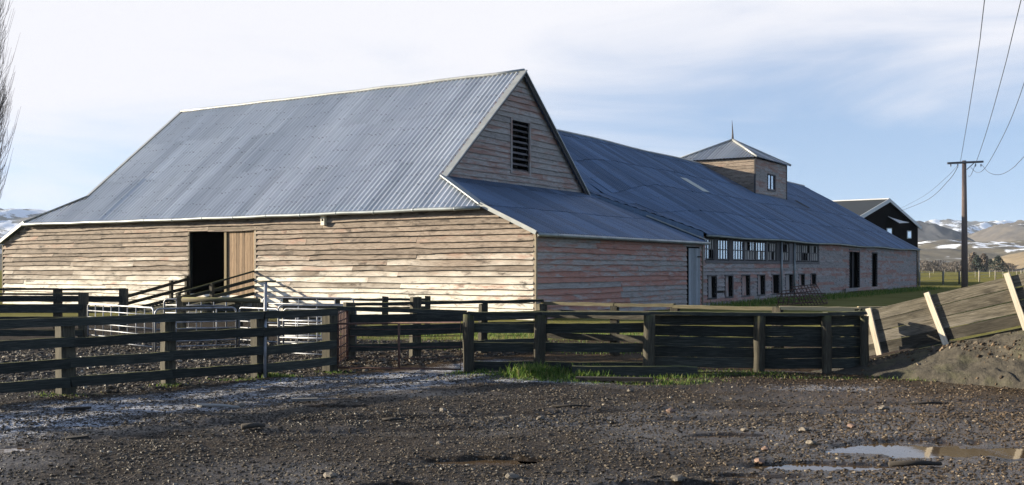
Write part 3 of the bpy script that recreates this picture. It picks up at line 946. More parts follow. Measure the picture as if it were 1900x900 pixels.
# long wall with windows, slots and doors
wins = [(1308, 1325), (1332, 1352), (1360, 1380), (1382, 1401), (1402, 1421), (1424, 1440), (1449, 1464), (1474, 1487), (1488, 1502), (1503, 1518)]
WZ0, WZ1 = 2.14, 3.10
wv = [(on_u(a, 460, US)[0], on_u(b_, 460, US)[0]) for a, b_ in wins]
slots = [(1312, 1327, .36, 1.36), (1344, 1358, .36, 1.36), (1375, 1389, .36, 1.36), (1404, 1417, .36, 1.36), (1431, 1444, .36, 1.36), (1456, 1469, .36, 1.36), (1481, 1491, .75, 1.36), (1503, 1512, .75, 1.36)]
sv = [(on_u(a, 500, US)[0], on_u(b_, 500, US)[0], z0, z1) for a, b_, z0, z1 in slots]
drs = [(1575, 1593, .1, 2.92), (1617, 1626, .2, 2.8)]
dv = [(on_u(a, 500, US)[0], on_u(b_, 500, US)[0], z0, z1) for a, b_, z0, z1 in drs]
holes = [(wv[0][0] - .1, wv[-1][1] + .1, WZ0 - .12, WZ1 + .12)] + sv + dv + [(on_u(1327, 540, US)[0], on_u(1344, 540, US)[0], .52, .68)]
mb = MB(); boards(mb, PL, nR, LW1, VE, .02, LEZ - .14, .175, holes, tilt=.045, wav=.018, blen=(3, 8)); mb.build('wall', M['wall_long'], shed)
mb = MB()
cuts = sorted([(a, b_, z0, z1) for a, b_, z0, z1 in sv + dv]); cur = LW1
mb.slab([W(US + 2.2, LW1, 0), W(US + 2.2, VE - .1, 0), W(US + 2.2, VE - .1, LEZ + 1), W(US + 2.2, LW1, LEZ + 1)], D2 * .03)
for (a, b_, z0, z1) in cuts:
    mb.slab([W(US + .05, cur, 0), W(US + .05, a, 0), W(US + .05, a, WZ0 - .12), W(US + .05, cur, WZ0 - .12)], D2 * .03)
    mb.slab([W(US + .05, a, 0), W(US + .05, b_, 0), W(US + .05, b_, z0), W(US + .05, a, z0)], D2 * .03)
    if z1 < WZ0 - .12: mb.slab([W(US + .05, a, z1), W(US + .05, b_, z1), W(US + .05, b_, WZ0 - .12), W(US + .05, a, WZ0 - .12)], D2 * .03)
    cur = b_
mb.slab([W(US + .05, cur, 0), W(US + .05, VE, 0), W(US + .05, VE, LEZ), W(US + .05, cur, LEZ)], D2 * .03)
cur = wv[-1][1]
for (a, b_, z0, z1) in dv:
    mb.slab([W(US + .05, cur, WZ0 - .12), W(US + .05, a, WZ0 - .12), W(US + .05, a, LEZ), W(US + .05, cur, LEZ)], D2 * .03); cur = b_
mb.slab([W(US + .4, VE - .05, 0), W(LRU * 2, VE - .05, 0), W(LRU * 2, VE - .05, LEZ - .1), W(LRU, VE - .05, LEZ + LSL * LRU - .1), W(US, VE - .05, LEZ - .1)], D1 * .03)
mb.slab([W(LRU * 2, W1 + .6, 0), W(LRU * 2, VE, 0), W(LRU * 2, VE, LEZ), W(LRU * 2, W1 + .6, LEZ)], D2 * .03)
mb.build('dark_backing', M['dark'], shed)
for (a, b_, z0, z1) in sv + dv:
    mb = MB(); w = .07 if z1 < 2 else .1
    frame_rect(mb, PL, nR, a, b_, z0, z1, w, .05, .045); f_ = mb.build('doorway' if z1 > 2 else 'chute_opening', M['window_wood'], shed)
    mb = MB()
    fw_ = (b_ - a) * random.choice((.45, .6, .7, .35))
    if z1 < 2: mb.plank(W(US + .03, a + fw_ / 2, z0), W(US + .05, a + fw_ / 2, z1), D1, fw_, .03, 2, .002); mb.build('flap', M['wall_long'], f_)
    else: mb.plank(W(US + .3, b_ - .3, z0), W(US + .3, b_ - .3, z1), D1, .5, .03, 2, .002); mb.build('door', M['window_wood'], f_)
# window band
mb = MB()
mb.plank(W(US - .03, wv[0][0] - .1, WZ0 - .10), W(US - .03, wv[-1][1] + .1, WZ0 - .10), UP, .13, .07, 8, .006)
mb.plank(W(US - .02, wv[0][0] - .1, WZ1 + .08), W(US - .02, wv[-1][1] + .1, WZ1 + .08), UP, .12, .06, 8, .004)
prev = wv[0][0] - .14
for (a, b_) in wv + [(wv[-1][1] + .14, 0)]:
    c = (prev + a) / 2; w = max(.08, a - prev)
    mb.plank(W(US - .01, c, WZ0 - .04), W(US - .01, c, WZ1 + .03), D1, w, .04, 2, .003); prev = b_
mb.build('window_band', M['window_wood'], shed)
wmode = ['mix', 'sky', 'sky', 'mixl', 'skyb', 'sack', 'dark', 'sack', 'sack', 'sack']
for (a, b_), md in zip(wv, wmode):
    mb = MB()
    for q in (0, 1): mb.plank(W(US + .01, a + .025 if q == 0 else b_ - .025, WZ0), W(US + .01, a + .025 if q == 0 else b_ - .025, WZ1), D1, .05, .04, 1, 0)
    for z in (WZ0 + .025, (WZ0 + WZ1) / 2, WZ1 - .025): mb.plank(W(US + .012, a + .05, z), W(US + .012, b_ - .05, z), UP, .045, .035, 1, 0)
    for k in (1, 2, 3):
        q = a + (b_ - a) * k / 4
        mb.plank(W(US + .014, q, WZ0), W(US + .014, q, WZ1), D1, .03, .03, 1, 0)
    wf = mb.build('window', M['window_wood'], shed)
    mb = MB(); mg = MB(); md_ = MB()
    for k in range(4):
        for r in range(2):
            q0, q1 = a + (b_ - a) * k / 4, a + (b_ - a) * (k + 1) / 4; z0 = WZ0 + (WZ1 - WZ0) * r / 2; z1 = WZ0 + (WZ1 - WZ0) * (r + 1) / 2
            kindp = {'sky': 'g', 'skyb': 'g' if r or k % 2 else 's', 'sack': 's' if random.random() < .8 else 'd', 'dark': 'd' if k in (1, 2) and r else 's',
                     'mix': 'd' if (k > 1 and not r) else ('g' if k < 2 else 's'), 'mixl': 'd' if (k == 1 and r) else ('g' if r and k > 1 else 's')}[md]
            tgt = {'g': mb, 's': mg, 'd': None}[kindp]
            if tgt: tgt.slab([W(US + .03, q0, z0), W(US + .03, q1, z0), W(US + .03, q1, z1), W(US + .03, q0, z1)], D2 * .006)
    if mb.v: mb.build('pane', M['glass'], wf)
    if mg.v: mg.build('boarded_pane', M['sack'], wf)
for px in (1447, 1471):
    v = on_u(px, 480, US)[0]; mb = MB(); mb.tube([W(US - .1, v, .05), W(US - .1, v, LEZ - .2)], .055, 8); mb.build('downpipe', M['gutter'], shed)
mb = MB(); mb.tube([W(US - .28, v, LEZ - .13 + long_z(v, 0) - LEZ) for v in np.linspace(14.95, VE, 20)], .06, 8); mb.build('gutter', M['gutter'], shed)
mb = MB(); mb.plank(W(US - .03, VE, 0), W(US - .03, VE, LEZ - .1), D1, .14, .1, 3, .003); mb.build('corner_board', M['window_wood'], shed); mb = MB(); mb.tube([W(US - .2, VE + .15, 0), W(US - .2, VE + .15, LEZ - .15)], .06, 8); mb.build('downpipe', M['gutter'], shed)
mb = MB()
for v in np.linspace(39, 48, 4): mb.plank(W(US - .25, v, .3), W(US - .25, v + 3, .3), UP, .22, .06, 3, .004)
mb.build('landing', M['wall_long'], shed)

# ---- roof tower
TU0, TU1, TV0, TV1, TZ = 5.87, 11.5, 38.7, 45.5, 9.26
tw_c = W((TU0 + TU1) / 2, (TV0 + TV1) / 2, TZ)
PT = lambda a, z: W(TU0, a, z); PT2 = lambda a, z: W(a, TV0, z)
mb = MB(); boards(mb, PT, nR, TV0, TV1, 6.5, TZ - .05, .21, [(on_u(1424, 340, TU0)[0], on_u(1437, 340, TU0)[0], 7.25, 8.3)], tilt=.02)
tw = mb.build('roof_tower', M['wall_gable'], shed); tw['label'] = 'small square board tower with pyramid iron roof on the long ridge'
mb = MB(); boards(mb, PT2, nF, TU0, TU1, 6.4, TZ - .05, .26, [], tilt=.03, wav=.02); mb.build('tower_wall', M['wall_front'], tw)
mb = MB()
for pts in ([W(TU0 + .06, TV0, 6.3), W(TU0 + .06, TV1, 6.3), W(TU0 + .06, TV1, TZ), W(TU0 + .06, TV0, TZ)], [W(TU0, TV0 + .06, 6.3), W(TU1, TV0 + .06, 6.3), W(TU1, TV0 + .06, TZ), W(TU0, TV0 + .06, TZ)],
            [W(TU1, TV0, 6.3), W(TU1, TV1, 6.3), W(TU1, TV1, TZ), W(TU1, TV0, TZ)], [W(TU0, TV1, 6.3), W(TU1, TV1, 6.3), W(TU1, TV1, TZ), W(TU0, TV1, TZ)]):
    mb.slab(pts, (tw_c - (pts[0] + pts[2]) / 2).normalized() * .02)
mb.build('tower_lining', M['window_wood'], tw)
for (u, v) in ((TU0 - .03, TV0 - .03), (TU0 - .03, TV1 + .03), (TU1, TV0 - .03)):
    mb = MB(); mb.plank(W(u, v, 6.45), W(u, v, TZ - .04), D1, .10, .10, 2, .003); mb.build('corner_board', M['window_wood'], tw)
tm = ((TU0 + TU1) / 2, (TV0 + TV1) / 2); TPZ = 10.95; ov = .28
hu, hv = (TU1 - TU0) / 2 + ov, (TV1 - TV0) / 2 + ov; rise = TPZ - TZ
mb = MB()
for (f_, half, run, nn) in ((lambda a, b_: W(tm[0] + a, tm[1] - hv + b_ * hv, TZ + rise * b_), hu, hv, (-D1 * rise / hv + UP).normalized()),
                            (lambda a, b_: W(tm[0] + a, tm[1] + hv - b_ * hv, TZ + rise * b_), hu, hv, (D1 * rise / hv + UP).normalized()),
                            (lambda a, b_: W(tm[0] - hu + b_ * hu, tm[1] + a, TZ + rise * b_), hv, hu, (-D2 * rise / hu + UP).normalized()),
                            (lambda a, b_: W(tm[0] + hu - b_ * hu, tm[1] + a, TZ + rise * b_), hv, hu, (D2 * rise / hu + UP).normalized())):
    corrug(mb, f_, nn, -half, half, lambda a: 0.0, (lambda hf: (lambda a: max(0.0, 1 - abs(a) / hf)))(half), pitch=.24, amp=.035, row=2, sps=4)
mb.build('tower_roof', M['tower_roof'], tw)
mb = MB()
for (su, sv_) in ((-1, -1), (-1, 1), (1, -1), (1, 1)):
    mb.tube([W(tm[0] + su * hu, tm[1] + sv_ * hv, TZ + .03), W(tm[0], tm[1], TPZ + .04)], .09, 6)
mb.build('hip_cap', M['galv'], tw)
mb = MB(); mb.tube([W(tm[0], tm[1], TPZ), W(tm[0], tm[1], TPZ + .45), W(tm[0] + .05, tm[1], TPZ + 1.45)], [.09, .06, .012], 6); mb.build('finial', M['window_wood'], tw)
a, b_ = on_u(1424, 340, TU0)[0], on_u(1437, 340, TU0)[0]
mb = MB(); frame_rect(mb, PT, nR, a, b_, 7.25, 8.3, .08, .05, .04); mb.plank(W(TU0, (a + b_) / 2, 7.25), W(TU0, (a + b_) / 2, 8.3), D1, .06, .04, 1, 0); mb.build('tower_window', M['window_wood'], tw)
mb = MB(); mb.slab([W(TU0 + .03, a, 7.25), W(TU0 + .03, b_, 7.25), W(TU0 + .03, b_, 8.3), W(TU0 + .03, a, 8.3)], D2 * .01); mb.build('tower_pane', M['glass'], tw)

# loading ramp at the front doorway, with its two railings
ramp = thing('loading_ramp', 'timber stock ramp with sloping rails leading up to the dark front doorway', 'ramp', W(15, -2, 0))
mb = MB()
for k in range(22):
    v = -.1 - k * .18; z = DZ0 - .05 - .16 * (-v)
    mb.plank(W(DU0, v, z), W(DU1, v, z), -D1, .165, .04, 3, .004)
mb.build('deck', M['post'], ramp)


def sloped_rail(u, v0, v1, z0, z1, h, w=.03, mat='fence'):
    mb = MB(); mb.plank(W(u, v0, z0), W(u, v1, z1), UP, h, w, 6, .006); return mb.build('rail', M[mat], ramp)


for k, dz in enumerate((0, .34, .62, .90)):
    sloped_rail(DU0 + .03, -.04, -3.95, 1.62 - dz, .78 - dz * .72, .07 if k == 0 else .13)
for v in (-2.3, -3.9):
    z = 1.62 + v * .215
    mb = MB(); mb.plank(W(DU0 - .06, v, -.1), W(DU0 - .06, v, z + .02), D2, .14, .13, 4, .006); mb.build('post', M['post'], ramp)
for k, dz in enumerate((0, .36, .70)):
    sloped_rail(DU1 + .0, -.06, -3.6, 1.30 - dz, .52 - dz * .75, .13, mat='post')
for v in (-.15, -.95, -3.2):
    z = 1.34 + v * .215
    mb = MB(); mb.plank(W(DU1 + .08, v, -.1), W(DU1 + .08, v, z + .10), D2, .13, .12, 4, .006); mb.build('post', M['post'], ramp)

# small box under the eave
u, z = on_v(605, 410)
nb = thing('nest_box', 'small cream box with a dark round hole high on the front wall under the eave', 'nest box', W(u, -.06, z - .18))
mb = MB(); mb.box(W(u, -.13, z), (UP, D2, D1), (.17, .09, .08), .4); mb.build('box_body', M['box_white'], nb)
mb = MB(); mb.box(W(u, -.14, z + .185), (D2, D1, UP), (.11, .11, .015), .4); mb.build('lid', M['box_white'], nb)
mb = MB(); mb.tube([W(u, -.205, z + .03), W(u, -.222, z + .03)], .045, 12); mb.build('entrance_hole', M['dark'], nb)


# ------------------------------------------------------------------ yard fences
def fence(label, posts, rails, mat='fence', pmat='post', rail_off=.08, group=None, cat='fence', sag=.004, skip=(), square=True, name='timber_fence'):
    """posts: (x, y, height, width); rails: (z, h, thickness, mat or None); rail_off > 0 nails rails to the side nearer the camera"""
    c = Vector((sum(p[0] for p in posts) / len(posts), sum(p[1] for p in posts) / len(posts), 0))
    t = thing(name, label, cat, c, group)
    for i, (x, y, h, w) in enumerate(posts):
        if h <= 0: continue
        z0 = zg(x, y); a = Vector(posts[min(i + 1, len(posts) - 1)][:2]) - Vector(posts[max(i - 1, 0)][:2]); a = Vector((a.x, a.y, 0)).normalized()
        mb = MB()
        lean = Vector((random.uniform(-.02, .02), random.uniform(-.02, .02), 0))
        if square: mb.plank(Vector((x, y, z0 - .2)), Vector((x, y, h)) + lean, a, w, w * .9, 7, .010, ends=.015)
        else: mb.tube([Vector((x, y, z0 - .2)) + lean * (k / 5) + Vector((random.uniform(-.006, .006), 0, (h + .2 - z0) * k / 5)) for k in range(6)], [w / 2 * random.uniform(.94, 1.04) for _ in range(6)], 9, rough=.07)
        mb.build('post', M[pmat], t)
    for i in range(len(posts) - 1):
        p, q = Vector((*posts[i][:2], 0)), Vector((*posts[i + 1][:2], 0)); d = (q - p).normalized()
        nrm = Vector((d.y, -d.x, 0))
        if nrm.y > 0: nrm = -nrm
        for j, rl in enumerate(rails):
            if (i, j) in skip: continue
            z, h, th = rl[:3]; m = rl[3] if len(rl) > 3 and rl[3] else mat
            mb = MB(); e = random.uniform(0, .03)
            o_ = nrm * (rail_off if rail_off else 0)
            if len(rl) > 4: o_ = nrm * rl[4]
            mb.plank(p - d * e + o_ + UP * (z + random.uniform(-.012, .012)), q + d * e + o_ * 1.002 + UP * (z + random.uniform(-.012, .012)), UP, h, th, 8, .009, sag, ends=.03)
            mb.build('rail', M[m], t)
    return t


pa = [(-8.45, 11.75), (-7.28, 13.02), (-6.13, 14.3), (-5.12, 15.48), (-3.98, 16.39), (-3.09, 17.67)]
fence('dark four rail fence along the gravel yard, left of the rusty gate', [(x, y, 1.06, .2 if k != 3 else .17) for k, (x, y) in enumerate(pa)],
      [(1.015, .12, .05), (.735, .135, .045), (.45, .14, .045), (.185, .14, .045)], rail_off=.12)

# front right: open bays then solid boards
g1 = [gnd(870, 690), gnd(1000, 697), gnd(1200, 690), gnd(1403, 696), gnd(1528, 690), gnd(1622, 688)]
pc = [(-.73, 17.45), (.46, 17.42), (2.28, 17.4), (4.12, 17.35), (5.26, 17.35), (5.93, 17.5)]
fence('dark open rail fence with mossy top and tall grass, right of the rusty gate', [(*pc[0], .97, .2), (*pc[1], .96, .2), (*pc[2], .96, .2)],
      [(.985, .055, .16, None, .0), (.735, .16, .04), (.41, .155, .04), (.085, .165, .04)], rail_off=-.12, square=False)
fence('solid dark plank fence between the open rails and the loading bank', [(pc[2][0] + .02, pc[2][1] + .25, -1, .1), (*pc[3], .96, .19), (*pc[4], .96, .16), (*pc[5], .94, .15)],
      [(.985, .055, .16, None, .0), (.865, .168, .04), (.685, .172, .04), (.505, .166, .04), (.322, .172, .04), (.14, .170, .04)], rail_off=-.12, square=False)

# behind the gate
pb = [(-3.11, 19.86, 1.09, .19), (-1.91, 20.5, 1.17, .18), (-.6, 21.2, 1.02, .15), (.63, 21.95, 1.0, .17)]
fence('dark plank fence standing behind the rusty gate, with one post taller than its rail', pb, [(1.05, .06, .12, None, 0), (.775, .17, .04), (.545, .2, .04), (.215, .14, .04)], rail_off=.11)
pb2 = [(.66, 22.0, .98, .16), (2.1, 21.2, .98, .15), (3.2, 20.5, 1.0, .16), (4.95, 19.4, 1.02, .16)]
fence('grey plank fence with a pale mossy top rail, behind the open rail fence', pb2, [(1.0, .065, .12, 'rail_lit', 0), (.80, .17, .04, 'post'), (.33, .13, .04, 'post')], rail_off=.10)
pb3 = [(5.0, 19.4, 1.02, .14), (6.4, 19.2, 1.0, .14), (7.9, 19.0, 1.0, .14)]
fence('short dark fence with a sandy top plank behind the solid planks', pb3, [(1.0, .07, .14, 'jamb_wood', 0), (.8, .15, .04), (.58, .15, .04), (.36, .15, .04)], rail_off=.08)

# left rear
pe2 = [(-14.6, 24.6, 1.15, .18), (-12.6, 24.9, 1.15, .17), (-10.32, 25.0, 1.15, .19)]
fence('dark rail fence with thin iron rods, second behind the left yard fence', pe2, [(1.13, .05, .10, None, 0), (.80, .16, .04), (.50, .16, .04), (.2, .15, .04)], rail_off=.1)
pe1 = [(-17, 29.8, 1.15, .16), (-13.1, 30.0, 1.15, .2), (-11.2, 30.0, 1.15, .2)]
fence('dark rail fence nearest the left part of the barn wall', pe1, [(1.13, .06, .10, None, 0), (.86, .17, .04), (.55, .17, .04), (.2, .15, .04)], rail_off=.1)
pf = [(-8.0, 25.2, 1.06, .17), (-6.55, 24.9, .92, .15), (-6.0, 24.8, .92, .3)]
fence('low fence with a pale round top log before the ramp', pf, [(.78, .12, .04), (.55, .14, .04), (.25, .14, .04)], rail_off=.1)
lg = thing('top_log', 'pale round log laid along the low fence before the ramp', 'log', (-7, 25, .95))
mb = MB(); mb.tube([(-7.95, 25.08, .98), (-7.2, 24.95, .985), (-6.0, 24.72, .965)], [.06, .055, .06], 9, rough=.06); mb.build('log', M['rail_lit'], lg)
pg = [(-6.0, 27.6, .95, .12), (-4.6, 27.3, .95, .12), (-3.3, 27.0, 1.0, .14), (-2.2, 27, 1.02, .14)]
fence('thin railed fence close to the barn wall, right of the ramp', pg, [(.93, .06, .06), (.70, .09, .03), (.42, .09, .03)], rail_off=.06)


# galvanised sheep hurdles
def hurdle(a, b, h, label, nb=5, uprights=3, mat='pipe', group='galvanised sheep hurdles'):
    a = Vector((*a, 0)); b = Vector((*b, 0)); d = (b - a); L = d.length; d.normalize()
    t = thing('metal_hurdle', label, 'hurdle', (a + b) / 2, group)
    mb = MB(); r = .1; n = 5; pts = [a + UP * (-.03)]
    for k in range(n + 1):
        th = math.pi / 2 * k / n; pts.append(a + d * (r - r * math.cos(th)) + UP * (h - r + r * math.sin(th)))
    for k in range(n + 1):
        th = math.pi / 2 * k / n; pts.append(b - d * (r - r * math.sin(th)) + UP * (h - r + r * math.cos(th)))
    pts.append(b + UP * (-.03)); mb.tube(pts, .021, 7); mb.build('frame', M[mat], t)
    mb = MB()
    for k in range(nb):
        z = .07 + (h - .22) * (k / max(1, nb - 1)) ** 1.1
        mb.tube([a + UP * z, b + UP * z], .013, 6)
    mb.build('bars', M[mat], t)
    mb = MB()
    for k in range(1, uprights + 1):
        p = a + d * (L * k / (uprights + 1)); mb.tube([p + UP * .06, p + UP * (h - .02)], .012, 6)
    mb.build('uprights', M[mat], t)
    return t


hurdle((-9.95, 24.4), (-7.6, 22.05), .90, 'galvanised hurdle at the left, angled toward the yard fence post', 6, 7)
hurdle((-7.55, 22.0), (-6.05, 22.8), .88, 'galvanised hurdle joined to the angled one, in front of the log fence', 6, 3)
hurdle((-5.98, 22.8), (-4.9, 21.9), .88, 'short galvanised hurdle just left of the upright pipe', 6, 1)
hurdle((-4.65, 20.7), (-3.35, 19.95), .86, 'bright galvanised hurdle right of the upright pipe, before the mesh panel', 5, 2)
hurdle((-5.3, 23.6), (-3.5, 23.3), .9, 'galvanised hurdle standing behind the bright one', 5, 3)
hurdle((-6.3, 26.3), (-3.9, 25.6), 1.0, 'thin galvanised hurdle farthest back, before the barn wall', 4, 4)
hurdle((-4.75, 21.6), (-3.3, 20.9), .9, 'galvanised hurdle between the bright one and the one behind it', 6, 4)
hurdle((-8.9, 26.6), (-7.2, 26.2), .95, 'galvanised hurdle lying back toward the foot of the ramp', 5, 4)
hurdle((-3.05, 17.95), (-3.12, 19.7), .95, 'rusty mesh panel seen nearly edge on beside the gate', 6, 7, 'rust', 'rusty gates')

# upright steel pipe against the yard fence
pp = thing('steel_pipe', 'upright galvanised pipe with a small cross handle against the left fence', 'pipe', (-4.0, 16.9, 0))
pb_ = gnd(498, 694)
pb_ = Vector((-3.86, 16.22, 0)); pt = at(493, 524, 16.5)
mb = MB(); mb.tube([pb_ + UP * -.1, pb_.lerp(Vector((pt.x, pt.y, 0)), .5) + UP * .75, pt], .027, 9); mb.build('pipe', M['pipe'], pp)
mb = MB(); mb.tube([pt + Vector((-.13, 0, .01)), pt + Vector((.16, .02, .02))], .014, 7); mb.build('handle', M['rail_lit'], pp)

# rusty gate
gt = thing('farm_gate', 'rusty low pipe gate hung between the left fence and the open rail fence', 'gate', (-1.9, 17.5, 0), 'rusty gates')
ga, gb = Vector((-2.95, 17.62, 0)), Vector((-.86, 17.40, 0))
mb = MB(); mb.tube([ga + UP * .06, ga + UP * .80, gb + UP * .84, gb + UP * .05, ga + UP * .06], .018, 7); mb.build('frame', M['rust'], gt)
mb = MB()
for q in (.5,): p = ga.lerp(gb, q); mb.tube([p + UP * .05, p + UP * .82], .020, 7)
mb.build('upright', M['rust'], gt)
mb = MB()
for z in (.24, .42, .60, .72): mb.tube([ga + UP * z, ga.lerp(gb, .5) + UP * (z - .01), gb + UP * (z + .01)], .006, 5)
mb.build('wires', M['rust'], gt)
mb = MB(); mb.plank(ga + Vector((-.1, .15, 1.06)), gb + Vector((.1, .1, 1.0)), UP, .07, .05, 6, .006); mb.build('top_rail', M['fence'], gt)

# sleepers and planks at the foot of the right fence
sl = thing('timber_sleeper', 'long dark sleeper lying in the grass before the right fence', 'sleeper', (2.5, 16.9, 0))
mb = MB(); mb.plank((.98, 16.98, .07), (3.0, 16.85, .07), UP, .16, .18, 7, .012); mb.build('beam', M['fence'], sl)
sl = thing('fallen_plank', 'grey plank lying flat between the grass and the gravel', 'plank', (1.6, 16.0, 0))
mb = MB(); mb.plank((1.0, 16.2, .03), (2.15, 15.95, .035), UP, .05, .16, 5, .006); mb.build('board', M['stick'], sl)

# ------------------------------------------------------------------ loading bank on the right
BP0 = Vector((6.28, 17.75, 0)); BD = Vector((.80, -.60, 0)).normalized()
BN = Vector((-.60, -.80, 0))


def on_bank(px, py):
    d = Vector(((px - CX) / F, 1, -(py - HY) / F)); o_ = Vector((0, 0, H))
    s = (BP0 - o_).dot(BN) / d.dot(BN); p = o_ + d * s
    return (p - BP0).dot(BD), p.z


def BW(s, z): return BP0 + BD * s + UP * z


wb = thing('race_wall', 'sloping plank side of the loading race with three pale tilted battens', 'ramp wall', BW(1.5, .5))
(s0, zb0), (s1, zb1) = on_bank(1630, 657), on_bank(1900, 604)
(t0, zt0), (t1, zt1) = on_bank(1622, 573), on_bank(1869, 513)
kb = (zb1 - zb0) / (s1 - s0); kt = (zt1 - zt0) / (t1 - t0)
S_END = 4.6
nbd = 4
for i in range(nbd):
    q0, q1 = i / nbd, (i + 1) / nbd
    zA = lambda s, q: (zb0 + kb * (s - s0)) * (1 - q) + (zt0 + kt * (s - t0)) * q
    qa = (q0 + q1) / 2; h = (zt0 - zb0) / nbd
    mb = MB(); mb.plank(BW(-.25, zA(-.25, qa)), BW(S_END, zA(S_END, qa)), UP, h - .008, .045, 12, .008); mb.build('board', M['ramp'], wb)
for (pt_, pb__) in (((1613, 574), (1634, 657)), ((1721, 545), (1757, 638)), ((1869, 509), (1906, 612))):
    (a, za), (b_, zb_) = on_bank(*pt_), on_bank(*pb__)
    mb = MB(); mb.plank(BW(a, za + .02) + BN * .055, BW(b_, zb_ - .01) + BN * .055, BD, .085, .06, 4, .004); mb.build('batten', M['batten'], wb)
mb = MB()
for a in (3.6,): mb.plank(BW(a - .2, zt0 + kt * (a - t0)) + BN * .05, BW(a, zb0 + kb * (a - s0)) + BN * .05, BD, .09, .06, 4, .004)
mb.build('batten', M['batten'], wb)

# earth bank carrying it
ns_, nt_ = 320, 150
S = np.linspace(-.9, 5.2, ns_); T = np.linspace(0, 1, nt_)
SS, TT = np.meshgrid(S, T)
top = np.maximum(zb0 + kb * (SS - s0) - .07, -.05)
run = np.where(SS < 0, .9, .9 + .25 * SS)
dist = TT * (run + .5) - .35
prof = top * (1 - np.clip((dist - .12) / (run - .12), 0, 1) ** 1.05)
rough = (fbm(SS * 3, TT * 6, 61, 6, .55) - .5) * .12 * np.clip(top * 2, .1, 1)
ledge = .16 * np.clip(top, 0, 1) * sstep(-.2, .4, np.sin(TT * 13 + fbm(SS * 1.5, TT * 1.5, 4, 4) * 4))
zz = np.where(dist < .02, top - .02, np.minimum(prof + rough * .9 + ledge * .5 * sstep(.0, .2, TT) * (1 - sstep(.7, 1, TT)), top + .02))
zz = zz - .10 * sstep(.8, 1, TT)
BX = BP0.x + BD.x * SS + BN.x * dist; BY = BP0.y + BD.y * SS + BN.y * dist
r_ = np.random.default_rng(9); nb_ = 5200
ii = r_.integers(8, nt_ - 12, nb_); jj = r_.integers(40, ns_ - 1, nb_)
kk = r_.random(nb_) < .02 + .7 * (np.abs(TT[ii, jj] - .42 + .1 * np.sin(SS[ii, jj] * 2)) < .10); ii = ii[kk]; jj = jj[kk]; nb_ = len(ii)
iv_, fc_ = ico(); ss_ = .008 + .03 * r_.random(nb_) ** 4
pv_ = iv_[None] * (1 + .3 * r_.standard_normal((nb_, 12, 1)).clip(-1.5, 1.5)) * ss_[:, None, None] + np.stack([BX[ii, jj], BY[ii, jj], zz[ii, jj]], -1)[:, None]
kind(np_mesh('bank_gravel', pv_.reshape(-1, 3), (np.arange(nb_)[:, None, None] * 12 + fc_[None]).reshape(-1, 3), M['gravel'], {'gr': np.repeat(r_.random(nb_) ** 1.2, 12)}, smooth=False), 'stuff')
bk = np_mesh('earth_bank', np.stack([BX, BY, zz], -1).reshape(-1, 3), grid_faces(nt_, ns_), M['bank'], smooth=False)
kind(bk, 'structure')
# top of the race behind the planks
mb = MB()
mb.slab([BW(-.2, zb0 - .1) - BN * .05, BW(S_END, zA(S_END, 0)) - BN * .05, BW(S_END, zA(S_END, 0)) - BN * 1.6, BW(-.2, zb0 - .1) - BN * 1.6], UP * -.05)
mb.build('deck', M['post'], wb)

# ------------------------------------------------------------------ pile of rusty gates by the long shed
def grid_panel(label, c, ax, up, w, h, nv, nh):
    t = thing('steel_grid_panel', label, 'grid panel', c, 'rusty grid panels')
    c = Vector(c); mb = MB()
    P_ = lambda a, b: c + ax * (a * w) + up * (b * h)
    mb.tube([P_(-.5, 0), P_(.5, 0), P_(.5, 1), P_(-.5, 1), P_(-.5, 0)], .022, 6); mb.build('frame', M['rust'], t)
    mb = MB()
    for k in range(1, nv): mb.tube([P_(-.5 + k / nv, 0), P_(-.5 + k / nv, 1)], .017, 5)
    for k in range(1, nh): mb.tube([P_(-.5, k / nh), P_(.5, k / nh)], .012, 5)
    mb.build('bars', M['rust'], t)


c = at(1475, 566, 48)
grid_panel('rusty steel grid leaning low, left one of the heap by the long shed', (c.x, c.y, .08), Vector((.97, .1, .12)).normalized(), Vector((.35, .4, .75)).normalized(), 1.7, .85, 7, 4)
c = at(1512, 566, 48.3)
grid_panel('rusty steel grid tilted steeply, right one of the heap by the long shed', (c.x, c.y, .02), Vector((.95, .1, .1)).normalized(), Vector((-.4, .3, .85)).normalized(), 1.2, 1.05, 8, 3)
c = at(1490, 566, 49)
grid_panel('flat rusty steel grid at the bottom of the heap', (c.x, c.y, .1), Vector((1, .1, .0)).normalized(), Vector((.1, .7, .45)).normalized(), 2.4, .8, 9, 3)

# ------------------------------------------------------------------ black shed behind
bs = thing('black_shed', 'modern black clad shed with white barge trim behind the long roof', 'shed', (40, 118, 0))
Y0 = 112.0; A = at(1645, 372, Y0); kd = Vector((.628, .778, 0)); rd = Vector((-.778, .628, 0)); hw = 10.4
ez = at(1703, 423, 120).z; az = A.z; A.z = 0
Lg = A - kd * hw; Rg = A + kd * hw
mb = MB(); wl_ = 30
mb.slab([Lg, Rg, Rg + UP * ez, A + UP * az, Lg + UP * ez], rd * .1)
mb.slab([Lg, Lg + UP * ez, Lg + rd * wl_ + UP * ez, Lg + rd * wl_], kd * .1); mb.slab([Rg, Rg + UP * ez, Rg + rd * wl_ + UP * ez, Rg + rd * wl_], kd * -.1)
mb.build('wall', M['black_shed'], bs)
mb = MB()
mb.slab([Lg - rd * .3 + UP * (ez + .02), A - rd * .3 + UP * (az + .05), A + rd * wl_ + UP * (az + .05), Lg + rd * wl_ + UP * (ez + .02)], UP * .08)
mb.slab([Rg - rd * .3 + UP * (ez + .02), A - rd * .3 + UP * (az + .05), A + rd * wl_ + UP * (az + .05), Rg + rd * wl_ + UP * (ez + .02)], UP * .08)
mb.build('roof', M['black_roof'], bs)
mb = MB()
